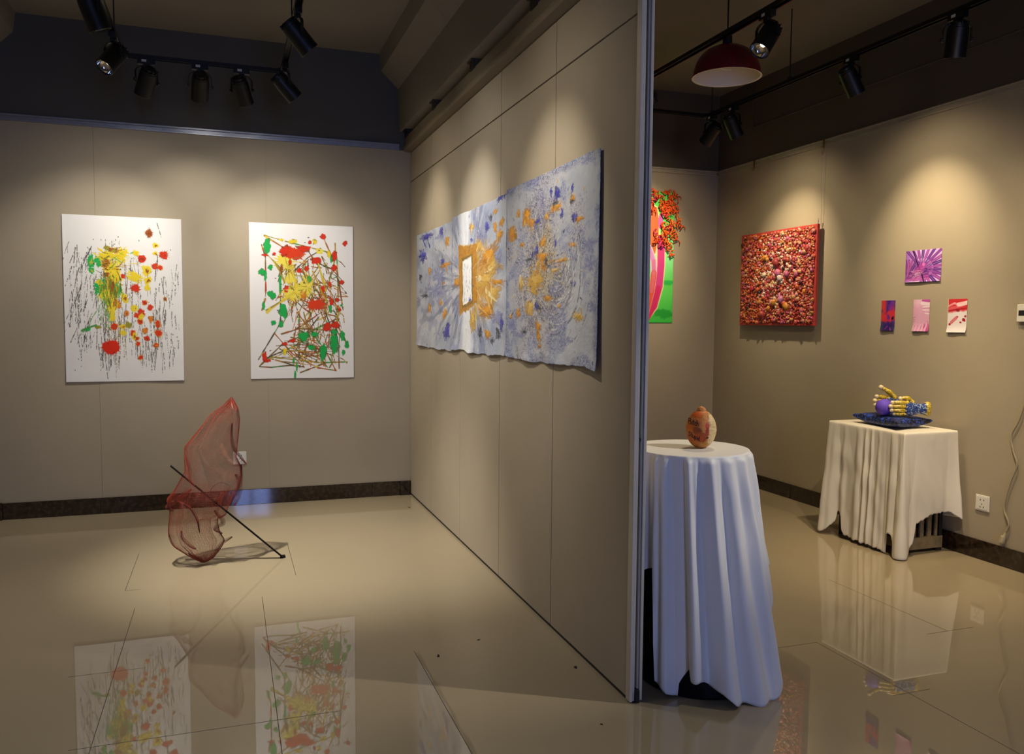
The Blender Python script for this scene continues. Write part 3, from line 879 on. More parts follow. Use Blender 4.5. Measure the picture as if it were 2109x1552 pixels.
T2= 'o,0.266,0.193,0.051,0.042 o,0.321,0.238,0.062,0.018 o,0.161,0.164,0.021,0.024 o,0.073,0.269,0.049,0.049 o,0.586,0.197,0.055,0.02 o,0.754,0.185,0.022,0.015 o,0.818,0.292,0.035,0.01 o,0.766,0.408,0.03,0.01 o,0.454,0.361,0.036,0.022 o,0.213,0.346,0.027,0.012 o,-0.03,0.346,0.039,0.013 o,0.447,0.436,0.059,0.021 o,0.473,0.486,0.036,0.029 o,0.653,0.474,0.087,0.005 o,0.517,0.659,0.045,0.014 y,0.313,0.706,0.057,0.04 y,0.364,0.567,0.094,0.053 y,0.198,0.567,0.027,0.043 o,0.412,0.814,0.022,0.033 o,0.422,0.863,0.022,0.02 o,0.432,0.915,0.015,0.007 o,0.162,0.739,0.022,0.024 o,0.061,0.756,0.019,0.013 y,0.809,0.758,0.048,0.02 o,0.643,0.704,0.012,0.011 o,0.492,0.228,0.019,0.019 y,0.593,0.519,0.046,0.008 b,0.6,0.134,0.027,0.034 b,0.537,0.107,0.014,0.015 b,0.753,0.138,0.011,0.029 b,0.392,0.24,0.038,0.011 b,0.655,0.238,0.012,0.022 b,0.777,0.279,0.03,0.016 b,0.386,0.394,0.019,0.028 b,0.59,0.38,0.009,0.019 b,0.343,0.418,0.021,0.01 b,0.401,0.7,0.031,0.016 p,0.083,0.809,0.045,0.031 p,0.194,0.86,0.048,0.022 b,0.771,0.597,0.014,0.016 p,0.735,0.877,0.056,0.019 p,0.912,0.417,0.074,0.028 p,0.927,0.515,0.074,0.028 p,0.611,0.612,0.075,0.038 p,0.957,0.717,0.049,0.028 p,0.877,0.03,0.075,0.021 k,0.298,0.439,0.054,0.008 k,0.497,0.464,0.016,0.024 k,0.436,0.712,0.027,0.008 k,0.241,0.842,0.037,0.012 k,0.754,0.196,0.019,0.006 k,0.578,0.176,0.031,0.011'


def parse(s):
    for t in s.split():
        q = t.split(',')
        yield (q[0], *[float(v) for v in q[1:]])


def curl(amp, ph=0.0):
    return lambda u, v: .0015 + amp * np.maximum(0, v - .9) * 10 * (.5 + .5 * np.sin(u * 7 + ph)) + amp * .5 * np.maximum(0, .03 - u) * 20


def poster_one():
    p = Paint(.697, 1.058, .0024, 'dddbd8')
    rg = random.Random(3)
    # faint stain, then black bristle marks
    zones = [(.04, .14, .16, .75, 26), (.10, .30, .18, .82, 52), (.28, .48, .14, .92, 85), (.46, .64, .2, .86, 40), (.62, .85, .55, .88, 46), (.70, .97, .22, .86, 34)]
    for u0, u1, v0, v1, n in zones:
        for _ in range(int(n * 1.7)):
            u, v = rg.uniform(u0, u1), rg.uniform(v0, v1 - .04)
            l = rg.uniform(.02, .14); t = rg.gauss(0, .10) * l
            if u < .3 and rg.random() < .3: t = -l * rg.uniform(.3, .7)
            p.stroke([(u, v), (u + t * .5 + rg.gauss(0, .003), v + l * .5), (u + t, v + l)], rg.uniform(.0014, .0034), rg.choice(['26221f', '3a3a30', '4a3f30', '1d1b1c']), .85, gap=rg.uniform(.12, .42), wob=.7)
    for _ in range(60):
        u = min(.5, max(.3, rg.gauss(.40, .05))); v = rg.uniform(.5, .78)
        p.stroke([(u, v), (u + rg.gauss(0, .008), v + rg.uniform(.05, .16))], .002, rg.choice(['8a7a28', '5c5a26', '6a3a1c', 'a08a2a']), .8, gap=.4, wob=.6)
    feats = list(parse(P1))
    for c, u, v, a, bq in feats:
        big = a > .035
        if c in 'goy' and big:
            p.blob(u, v, a * 1.15, bq * 1.15, PAL[c], .35, .5, .95, .0009, streak=.42)
            p.blob(u, v, a * .8, bq * .8, PAL[c], .45, .3, .9, .001, streak=.3)
        elif c == 'R':
            p.blob(u, v, a, bq, PAL[c], .28, .35, 1, .001)
        else:
            if c in 'rbn':
                p.blob(u, v, a * 1.08, bq * 1.08, 'c99a2c' if rg.random() < .5 else '9a4a20', .3, .5, .9, .0004)
            p.blob(u, v, a, bq, PAL[c], .3, .35, .95, .0008)
            if rg.random() < .7:
                p.blob(u + a * .15, v + bq * .1, a * .5, bq * .45, rg.choice(['a8501c', 'd8b12a', '7d3416', PAL[c]]), .5, .3, .8, .001, streak=.4)
    # fan of yellow and green bristles inside the big mass
    for _ in range(190):
        u = rg.gauss(.40, .055); v = rg.uniform(.2, .52)
        a = rg.uniform(-.9, .9) if v < .33 else rg.gauss(1.57, .25)
        l = rg.uniform(.02, .07)
        p.stroke([(u, v), (u + l * math.cos(a) * 1.2, v + l * math.sin(a))], rg.uniform(.002, .0045), rg.choice(['d9c02a', 'c8a91e', 'e6d24a', '6f8a2a', '2f9a44', '8a4a1c', '3a3a20', 'b98c1e']), .85, gap=.25, wob=.6, dz=.0011)
    for _ in range(40):
        u = rg.gauss(.33, .04); v = rg.uniform(.38, .6)
        p.stroke([(u, v), (u + rg.gauss(0, .01), v + rg.uniform(.03, .10))], .0035, rg.choice(['2c9a46', '4f8f30', '2f6f30']), .8, gap=.4, wob=.6)
    for q, wd, c in (([(.79, .03), (.825, .115)], .0035, '2b2622'), ([(.14, .69), (.22, .665), (.30, .65)], .012, '3f8a3c'), ([(.08, .74), (.17, .685)], .007, '4f8f4c'),
                     ([(.20, .665), (.22, .62), (.31, .52)], .004, '4b8a3a'), ([(.33, .88), (.345, .985)], .003, '3a3230')):
        p.stroke(q, wd, c, .9, gap=.3, wob=.6)
    for _ in range(60):
        p.blob(rg.uniform(.05, .97), rg.uniform(.12, .93), .003, .002 + rg.random() * .002, '2a2524', .3)
    o = p.sheet('splatter_poster', (-.970, YB - .0035, 1.918), (1, 0, 0), (0, 0, -1), (0, -1, 0), M['pigment'], curl(.004, 1))
    o.rotation_euler.y = R_(-.0)
    return tag(o, 'white paper poster splattered with round red and yellow blots and black drips', 'poster', 'splatter posters on the back wall')


def poster_two():
    p = Paint(.695, 1.056, .0024, 'dfdddb')
    rg = random.Random(11)
    lc = ['5a4628', '6f5428', '8a4a22', '8a7a2e', '4a4434', '9a5a2a']

    def dline(q, wd):
        base = rg.choice(lc)
        p.stroke(q, wd * 1.15, base, .92, gap=.12, wob=.55, dz=.0008)
        for (a, c) in zip(q[:-1], q[1:]):
            for _ in range(2):
                if rg.random() < .75:
                    t0 = rg.random() * .8; t1 = t0 + rg.uniform(.06, .3)
                    m = lambda t: (a[0] + (c[0] - a[0]) * t, a[1] + (c[1] - a[1]) * t)
                    p.stroke([m(t0), m(min(1, t1))], wd * rg.uniform(.7, 1.2), rg.choice(['c23418', 'b8862a', 'd6bf3a', '2c9c4a', 'a84a20', 'c9a42e']), .9, wob=.6, dz=.001)
    for q in L2: dline(q, .0075)
    for _ in range(190):
        u, v = rg.uniform(.36, .84), rg.uniform(.2, .86)
        a = rg.choice([rg.gauss(1.2, .4), rg.gauss(1.9, .4), rg.gauss(.4, .5)])
        l = rg.uniform(.05, .17)
        u2, v2 = min(.93, max(.12, u + l * math.cos(a))), min(.93, v + l * math.sin(a))
        dline([(u, v), ((u + u2) / 2 + rg.gauss(0, .02), (v + v2) / 2 + rg.gauss(0, .006)), (u2, v2)], rg.uniform(.003, .0055))
    for _ in range(70):
        u, v = rg.uniform(.34, .74), rg.uniform(.18, .52)
        a = rg.uniform(.2, 2.6); l = rg.uniform(.05, .15)
        dline([(u, v), (u + l * .5 * math.cos(a) + rg.gauss(0, .015), v + l * .5 * math.sin(a)), (min(.88, u + l * math.cos(a)), v + l * math.sin(a))], rg.uniform(.003, .006))
    for _ in range(24):
        u, v = rg.uniform(.22, .5), rg.uniform(.72, .9)
        dline([(u, v), (min(.92, u + rg.uniform(.1, .35)), min(.95, v + rg.gauss(.02, .04)))], .0042)
    for c, u, v, a, bq in parse(P2):
        if c == 'y' and a > .035:
            p.blob(u, v, a * 1.1, bq * 1.1, 'ddc83c', .4, .7, .95, .001, streak=.4)
            p.blob(u, v, a * .85, bq * .85, 'e2d150', .4, .4, .95, .001, streak=.22)
        elif c == 'R':
            p.blob(u, v, a * 1.05, bq, 'b8441c', .4, .5, .9, .0008, streak=.3)
            p.blob(u, v, a * .9, bq * .85, 'd03a18', .35, .4, 1, .001, streak=.18)
        else:
            p.blob(u, v, a * 1.12, bq * 1.1, {'g': '2f6a34', 'r': '7a2a14', 'y': '8a7a20', 'n': '8a5a1c', 'b': '5a2a18'}.get(c, '444444'), .35, .15, .8, .0004)
            p.blob(u, v, a, bq, PAL[c], .38, .08 if c == 'g' else .25, 1, .001)
    for _ in range(130):     # yellow burst
        a = rg.uniform(0, 6.28); r0 = rg.uniform(.0, .05); r1 = r0 + rg.uniform(.03, .09)
        cu, cv = rg.choice([(.42, .43), (.54, .40), (.36, .28)])
        p.stroke([(cu + r0 * math.cos(a), cv + r0 * math.sin(a) * .7), (cu + r1 * math.cos(a), cv + r1 * math.sin(a) * .7)], rg.uniform(.003, .006), rg.choice(['e2d04a', 'd6bf36', 'e8dc78', '9a8a2c', '6a5a24']), .85, gap=.25, wob=.5, taper=True, dz=.0012)
    for a in (([(.16, .57), (.30, .50), (.42, .44)], .014, 'd2bd3e'), ([(.29, .485), (.42, .455)], .011, 'd9c648'), ([(.24, .25), (.30, .33), (.33, .38)], .008, '9a8a2c'),
              ([(.655, .25), (.70, .36), (.725, .42)], .012, 'cdb63a'), ([(.60, .30), (.66, .40), (.74, .50)], .010, 'b79a30')):
        p.stroke(a[0], a[1], a[2], .9, gap=.1, wob=.6)
    for _ in range(30):
        p.blob(rg.uniform(.1, .93), rg.uniform(.03, .95), .006, .003, rg.choice(['2a2524', '7a2a1a', '2f6a3a']), .5, .3)
    o = p.sheet('splatter_poster', (.149, YB - .0035, 1.919), (1, 0, 0), (0, 0, -1), (0, -1, 0), M['pigment'], curl(.004, 3))
    return tag(o, 'white paper poster with a dense tangle of red, green and yellow dripped lines', 'poster', 'splatter posters on the back wall')


poster_one()
poster_two()


# ------------------------------------------------------------------ three thickly painted sheets on the partition
TC = {'o': 'c5852c', 'y': 'c49c44', 'b': '43469a', 'p': '6d74a6', 'k': '4a4c5c'}
WIN = [(.147, .225), (.519, .255), (.525, .656), (.152, .737)]
WIN_IN = [(.233, .343), (.407, .327), (.425, .633), (.237, .666)]


def in_quad(U, V, q, soft):
    m = np.ones_like(U)
    for (a, c) in zip(q, q[1:] + q[:1]):
        nx, ny = -(c[1] - a[1]), (c[0] - a[0])
        L = math.hypot(nx, ny)
        m = np.minimum(m, np.clip(((U - a[0]) * nx + (V - a[1]) * ny) / L / soft + .5, 0, 1))
    return m


def triptych(k, feats, y0, y1, z1, z0, label):
    p = Paint(y0 - y1, z1 - z0, .0026, 'b2b8c4')
    h, n = p.ny, p.nx
    U, V = p.X / p.w, p.Y / p.h
    rg = random.Random(20 + k)
    # pale blue-grey ground laid on with a knife
    base = fbm(h, n, 4, 5, 31 + k, 4)
    p.c += ((base - .5) * .22)[..., None] * np.array([1.0, .95, .85])
    cool = np.clip((fbm(h, n, 2.5, 3, 61 + k, 3) - .45) * 4, 0, 1)
    p.c += (hx('8e9ab4') - p.c) * (cool * .45)[..., None]
    # the window sits on the middle sheet: everything radiates from there
    cu, cv = [(1.30, .48), (.33, .48), (.42, .50)][k]
    dx, dy = (U - cu) * p.w, (V - cv) * p.h
    th = np.arctan2(dy, dx); r = np.hypot(dx, dy)
    if k == 2:
        # swirled stippling around the middle of the near sheet
        sw = nz_at(th * 3.2 + r * 16, r * 26, 77)
        st = np.random.default_rng(5).random((h, n)) * .55 + nz_at(p.X * 210, p.Y * 210, 12) * .45
        arc = nz_at(th * 3 + 30 + nz_at(p.X * 9, p.Y * 9, 4) * 5, r * 75 + 14 * nz_at(p.X * 7, p.Y * 7, 41), 44)
        zone = np.clip(1.25 - r / .42 + (fbm(h, n, 6, 5, 88, 3) - .5) * 1.6, 0, 1)
        m = np.clip((st * .75 + arc * .25 - (.70 - .25 * zone)) * 7, 0, 1) * np.clip(zone * 1.6, 0, 1)
        warm = np.clip(1 - r / .22 + (sw - .5), 0, 1)
        pc = hx('b7b4bd') * (1 - warm[..., None]) + hx('cbb892') * warm[..., None]
        p.c += (pc - p.c) * (np.clip(zone * 1.2, 0, 1) * .75)[..., None]
        dk = hx('4c5064') * (1 - warm[..., None] * .8) + hx('6a5a3c') * warm[..., None] * .8
        p.c += (dk - p.c) * (m * .82)[..., None]
        p.z += m * .0008
        # bluish flecks towards the edges and corners
        bl = np.clip((fbm(h, n, 9, 8, 99, 4) - .53) * 9, 0, 1) * np.clip(r / .36, 0, 1) * np.clip((st - .35) * 4, 0, 1)
        p.c += (hx('5a64a0') - p.c) * (bl * .7)[..., None]
        edge = np.clip((fbm(h, n, 7, 7, 140, 3) - .30 - np.minimum(np.minimum(U, 1 - U) * 5, np.minimum(V, 1 - V) * 5)) * 4, 0, 1)
        p.c += (hx('4c568a') - p.c) * (edge * np.clip((st - .3) * 3, 0, 1) * .75)[..., None]
    else:
        fan = nz_at(th * 16 + 60, r * 5 + 3, 9 + k) * .6 + nz_at(th * 40 + 90, r * 12, 19 + k) * .4
        st = np.random.default_rng(8 + k).random((h, n))
        zone = np.clip(1.35 - r / (.44 if k == 1 else .80) + (fbm(h, n, 5, 5, 70 + k, 3) - .5) * 1.2, 0, 1)
        if k == 0: zone = np.clip(.25 + 1.5 * (fbm(h, n, 4, 4, 71, 3) - .32), 0, 1) * np.clip(1.15 - 1.3 * np.abs(V - .5) * 1.3, 0, 1)
        m = np.clip((fan - .52) * 7, 0, 1) * zone
        p.c += (hx('62667e') - p.c) * (m * .75)[..., None]
        l = np.clip((.42 - fan) * 7, 0, 1) * zone
        p.c += (hx('cfc6cc') - p.c) * (l * .7)[..., None]
        sp = np.clip((st - .72) * 6, 0, 1) * zone
        p.c += (hx('565c86') - p.c) * (sp * .5)[..., None]
        p.z += m * .0009
        bl = np.clip((fbm(h, n, 10, 9, 99 + k, 4) - .56) * 9, 0, 1) * (zone * .6 + .3)
        p.c += (hx('58629a') - p.c) * (bl * .45)[..., None]
    if k == 1:
        # white band of light, orange window frame and its glow to the right
        wb = np.clip(1 - np.abs(U - .30 - .05 * (V - .5)) / .17, 0, 1) * np.clip(.55 + .9 * np.abs(V - .48), 0, 1)
        p.c += (hx('e9edf2') - p.c) * (np.clip(wb * 1.7, 0, 1) * .85)[..., None]
        gl = np.clip(1 - np.hypot((U - .60) / .30, (V - .50) / .32), 0, 1) * np.clip(.4 + 1.6 * (fan - .3), 0, 1)
        p.c += (hx('cf9c48') - p.c) * (np.clip(gl * 1.9, 0, 1) * .85)[..., None]
        jit = (fbm(h, n, 14, 16, 5, 3) - .5) * .05
        fm = in_quad(U + jit, V + jit, WIN, .012)
        im = in_quad(U + jit * .4, V + jit * .4, WIN_IN, .008)
        strk = nz_at(p.X * 45, p.Y * 130, 15)
        fc = hx('c1882c') * (1 - strk[..., None]) + hx('a87420') * strk[..., None]
        p.c += (fc - p.c) * (fm * .95)[..., None]
        p.z = np.maximum(p.z, fm * .002)
        rim = np.clip(in_quad(U, V, [(.215, .325), (.43, .308), (.45, .655), (.22, .69)], .01) - im, 0, 1)
        p.c += (hx('7a6436') - p.c) * (rim * .8)[..., None]
        p.c += (hx('eef0f3') - p.c) * im[..., None]
        p.z = p.z * (1 - im)
        for _ in range(34):
            u, v = rg.uniform(.24, .41), rg.uniform(.36, .62)
            p.stroke([(u, v), (u + rg.gauss(0, .01), v + .02)], .004, '6c7280', .7, wob=.5)
    for c, u, v, a, bq in feats:
        a = max(a, .008); bq = max(bq, .008)
        if c == 'p':
            p.blob(u, v, a, bq, TC[c], .6, .05, .6, .0004, streak=.5, soft=3)
            continue
        p.blob(u, v, a * 1.15, bq * 1.12, {'o': 'a86a1c', 'y': 'b9873a', 'b': '2c2f6c', 'k': '5a5f70'}[c], .5, .12, .6, .0012, streak=.45)
        p.blob(u, v, a * .75, bq * .75, TC[c], .6, .1, .92, .002, streak=.36)
        base = math.atan2((v - cv) * p.h, (u - cu) * p.w)
        for _ in range(5 if a * p.w > .012 else 2):
            an = base + rg.gauss(0, .7); l = rg.uniform(.5, 1.3) * max(a * p.w, bq * p.h)
            du, dv = l * math.cos(an) / p.w * .6, l * math.sin(an) / p.h * .6
            ju, jv = rg.gauss(0, a * .5), rg.gauss(0, bq * .5)
            p.stroke([(u + ju - du, v + jv - dv), (u + ju + du, v + jv + dv)], rg.uniform(.25, .6) * min(a * p.w, bq * p.h) + .003,
                     rg.choice({'o': ['c5852c', 'd29a3c', 'a8701e', 'd8b06a'], 'y': ['c49c44', 'd8bd74', 'b88a34', 'e0d0a0'], 'b': ['3c3f94', '4a50a8', '2f3378', '8088b8'], 'k': ['4a4c5c', '6a6e80', '34363f', '8a8c9c']}[c]), .85, gap=.3, wob=.7, dz=.0024, taper=True)
        p.blob(u + a * .2, v - bq * .2, a * .45, bq * .4, {'o': 'd99a2c', 'y': 'd6b25a', 'b': '4a44b8', 'k': '34363f'}[c], .5, .1, .9, .0026, streak=.4)
    for _ in range((60, 130, 130)[k]):   # small loose dabs
        a = rg.uniform(0, 6.28); r0 = abs(rg.gauss(0, .28)) + .05; l = rg.uniform(.008, .03)
        u, v = (cu if k else .5) + r0 * math.cos(a), cv + r0 * math.sin(a)
        if k == 1 and .13 < u < .54 and .2 < v < .74: continue
        p.stroke([(u, v), (u + l * math.cos(a), v + l * math.sin(a))], rg.uniform(.004, .010), rg.choice(['b8852e', '4a50a0', '3f4274', 'c9a45a', '5a5f80', '343850', 'd2cfd2']), .8, gap=.3, wob=.7, dz=.0018, taper=True)
    for _ in range((60, 110, 90)[k]):   # loose radiating knife marks
        a = rg.uniform(0, 6.28); r0 = rg.uniform(.15, .5) if k else rg.uniform(.5, 1.3); l = rg.uniform(.015, .07)
        u, v = cu + r0 * math.cos(a) * .8, cv + r0 * math.sin(a) * .8
        p.stroke([(u, v), (u + l * math.cos(a), v + l * math.sin(a))], rg.uniform(.003, .008), rg.choice(['3c4170', '565c86', 'd8dade', 'c9b27a', 'dfe2e8', '8d92ac', '40434f', 'e2dcd8']), .7, gap=.35, wob=.7, dz=.0016, taper=True)
    if k == 2:
        for q in range(60):
            a0 = rg.uniform(-.6, 1.2); rr = rg.uniform(.10, .34)
            ct = (.62 + rg.gauss(0, .03), .48 + rg.gauss(0, .06))
            pts = [(ct[0] + rr * math.cos(a0 + t * .12) * .75, ct[1] + rr * math.sin(a0 + t * .12)) for t in range(rg.randint(5, 11))]
            p.stroke(pts, .004, rg.choice(['d9d6d2', 'c8ccd6', '5c6274', '8a8c9c']), .75, gap=.3, wob=.5, dz=.0016)
    p.z += (fbm(h, n, 30, 30, 200 + k, 3) - .5) * .0022
    es = 300 + k

    def edge(X, Y, s):
        u, v = X / s.w, Y / s.h
        e1 = (nz_at(u * 11, u * 0 + 2, es) - .5) * .016 + (nz_at(u * 30, u * 0 + 5, es + 1) - .5) * .005
        e2 = (nz_at(v * 6, v * 0 + 8, es + 2) - .5) * .006
        return X + e2 * np.clip((np.abs(u - .5) - .3) * 5, 0, 1), Y + e1 * (np.clip((v - .6) * 2.5, 0, 1) + .35 * np.clip((.4 - v) * 2.5, 0, 1))

    def bend(u, v):
        return .004 + .012 * np.clip((v - .88) / .12, 0, 1) ** 2 * (.5 + .5 * np.sin(u * (12 + 4 * k) + k)) + (.010 * np.clip((u - .93) / .07, 0, 1) ** 2 * (.4 + .6 * v) if k == 2 else 0) + .002 * np.sin(u * 9) * np.sin(v * 7)
    o = p.sheet('impasto_painting', (XP - .0022, y0, z1), (0, -1, 0), (0, 0, -1), (-1, 0, 0), M['oil'], bend, edge, thick=.0015)
    return tag(o, label, 'painting', 'blue and orange paintings on the partition')


triptych(0, list(parse(T0)), 5.605, 4.667, 1.847, 1.093, 'blue-grey impasto painting with small dabs, farthest of the three on the partition')
triptych(1, list(parse(T1)), 4.663, 3.680, 1.862, 1.10, 'impasto painting with an orange-framed white window, middle of the three on the partition')
triptych(2, list(parse(T2)), 3.676, 2.648, 1.878, 1.10, 'grey-blue impasto painting with swirled stippling, nearest of the three on the partition')


# ------------------------------------------------------------------ four small prints on the right wall
def small(name, y0, y1, z1, z0, fn, label, group='small colour prints on the right wall', tilt=0):
    p = Paint(abs(y0 - y1), abs(z1 - z0), .0013, 'b070c0')
    fn(p, p.X / p.w, p.Y / p.h)
    o = p.sheet(name, (XR - .0015, y0, z1), (0, -1, 0), (0, 0, -1), (-1, 0, 0), M['gloss'], lambda u, v: .001 + .008 * np.clip((v - .75) / .25, 0, 1) ** 2 + .002 * np.sin(u * 6), thick=.0005)
    o.rotation_euler.x = R_(tilt)
    return tag(o, label, 'print', group)


def palm(p, U, V):
    p.c[:] = hx('d3b4e8')
    p.c += (hx('8e4fb0') - p.c) * np.clip((.35 - U) * 2.5, 0, 1)[..., None]
    rg = random.Random(2)
    for (cu, cv, a0, a1, n, cols) in ((.46, .58, -2.2, 1.5, 17, ['5b2f86', '7a3a96', '8a3f98', '4b2c80', '9b4aa8']), (.05, .93, -1.65, -.05, 11, ['6a2f84', '8a3c8e', '9a4a90', '54307c'])):
        for i in range(n):
            a = a0 + (a1 - a0) * i / (n - 1)
            L = 1.0 if cu > .3 else .62
            e = (cu + L * math.cos(a), cv + L * math.sin(a))
            mid = (cu + .35 * L * math.cos(a), cv + .35 * L * math.sin(a))
            p.stroke([(cu, cv), mid], .011, cols[i % len(cols)], .95, wob=.1)
            p.stroke([mid, e], .0185, cols[i % len(cols)], .95, wob=.15)
            p.stroke([(cu, cv), mid, e], .003, rg.choice(['c878cc', 'd79ad8', 'b060b8']), .8, wob=.3)
    p.stroke([(.22, .02), (.36, .45), (.56, 1.0)], .009, '35164a', .9, wob=.3)
    p.blob(.46, .58, .10, .12, 'b04aa8', .3, .3, .7, 0, streak=.3)
    p.blob(.52, .45, .04, .05, 'e07ad0', .3, .3, .8, 0)
    for _ in range(16):
        p.stroke([(.1 + rg.random() * .4, .6 + rg.random() * .3), (.15 + rg.random() * .4, .55 + rg.random() * .3)], .003, 'e8b8c8', .7, taper=True)


def redblue(p, U, V):
    h, n = p.ny, p.nx
    f = fbm(h, n, 3, 4, 3, 3); g = fbm(h, n, 3, 3, 13, 3)
    p.c[:] = hx('4a2a7a')
    p.c += (hx('c8343a') - p.c) * np.clip((.55 - U + (f - .5) * .5) * 5 * np.clip((.72 - V) * 5, 0, 1), 0, 1)[..., None]
    p.c += (hx('3a2684') - p.c) * np.clip(((f - .5) * 5 + (.45 - np.abs(U - .45)) * 2.2) * np.clip((.5 - V) * 6, 0, 1), 0, 1)[..., None]
    p.blob(.78, .45, .24, .26, 'c9303c', .4, .3, .95, 0, soft=3)
    p.blob(.30, .62, .2, .1, 'c9303c', .4, .3, .8, 0, soft=3)
    p.c += (hx('2a1c5c') - p.c) * (np.clip((V - .70 + (g - .5) * .3) * 6, 0, 1) * .9)[..., None]
    p.blob(.72, .18, .2, .14, '7a2c90', .4, .3, .8, 0, soft=3)
    p.blob(.84, .58, .08, .06, '1c1024', .3, .2, 1, 0)
    p.blob(.55, .55, .08, .08, '5a2c90', .3, .4, .9, 0)
    for q in ([(.35, .95), (.5, .85)], [(.75, .97), (.68, .9)]): p.stroke(q, .006, 'a03a7a', .8)


def pinkhand(p, U, V):
    h, n = p.ny, p.nx
    f = fbm(h, n, 2.5, 3, 23, 3)
    p.c[:] = hx('d6a0c0')
    p.c += (hx('e2bcd4') - p.c) * np.clip((f - .4) * 4, 0, 1)[..., None]
    p.stroke([(.62, .04), (1.0, .02)], .022, 'b0509a', .95, wob=.2)
    p.stroke([(.55, .12), (1.05, .16)], .020, 'e6d0de', .95, wob=.2)
    for k in range(5):
        p.stroke([(.60, .24 + k * .045), (1.02, .22 + k * .06)], .006, ['e8d8e2', 'c890b4'][k % 2], .9, wob=.4)
    p.stroke([(.70, .82), (.98, 1.0)], .026, 'b84a94', .95, wob=.2)
    p.stroke([(.86, .72), (1.0, .9)], .014, 'c25a9c', .95, wob=.2)
    for k in range(4):
        a = .12 + k * .2
        p.stroke([(a + .12, .74), (a, 1.02)], .016, 'dba4c4', 1, wob=.1)
        p.stroke([(a + .03, .82), (a - .05, 1.02)], .004, 'a84e8e', .8, wob=.2)
    p.blob(.45, .56, .32, .2, 'd29ebc', .2, .1, .8, 0, soft=6)
    for v in (.58, .64, .70): p.stroke([(.02, v), (.16, v - .03)], .003, '8a5a78', .7)


def redwhite(p, U, V):
    h, n = p.ny, p.nx
    f = fbm(h, n, 3, 4, 43, 3)
    p.c[:] = hx('ded6d8')
    p.c += (hx('c8343c') - p.c) * np.clip((.42 - V + (f - .5) * .12 - .06 * (U - .5)) * 14, 0, 1)[..., None]
    p.stroke([(.0, .22), (.35, .13), (.65, .20), (1.0, .08)], .012, 'e8a0a4', .85, wob=.4)
    p.stroke([(.0, .30), (.5, .24), (1.0, .14)], .014, 'd8606a', .85, wob=.4)
    p.stroke([(.55, .17), (1.0, .12)], .022, 'efd0d2', .9, wob=.3)
    p.stroke([(.0, .36), (1.0, .27)], .006, '9a2030', .8, wob=.5)
    p.blob(.52, .34, .07, .05, '8a1c2c', .3, .2, .9, 0)
    for u, v, s in ((.5, .54, .055), (.13, .76, .065), (.92, .52, .06), (.84, .62, .085), (.68, .70, .05), (.9, .66, .04)):
        p.blob(u, v, s, s * .55, 'a0202e', .2, .1, 1, 0)
    p.stroke([(.22, .70), (.45, .57)], .018, 'cf6a76', .9, wob=.2)
    for a, c in (((0, 0), (0, 1)), ((0, 1), (1, 1))): p.stroke([a, c], .004, 'f2efe4', 1, wob=0)


small('palm_print', 3.905, 3.645, 1.703, 1.517, palm, 'purple palm-leaf print, the widest one, hung above the other three prints')
small('abstract_print', 4.085, 3.975, 1.414, 1.228, redblue, 'narrow dark red and violet print, left of the three in the lower row')
small('abstract_print', 3.834, 3.714, 1.414, 1.228, pinkhand, 'narrow pale pink print, middle of the three in the lower row')
small('abstract_print', 3.585, 3.459, 1.412, 1.226, redwhite, 'narrow print red above and white below, right of the three in the lower row')


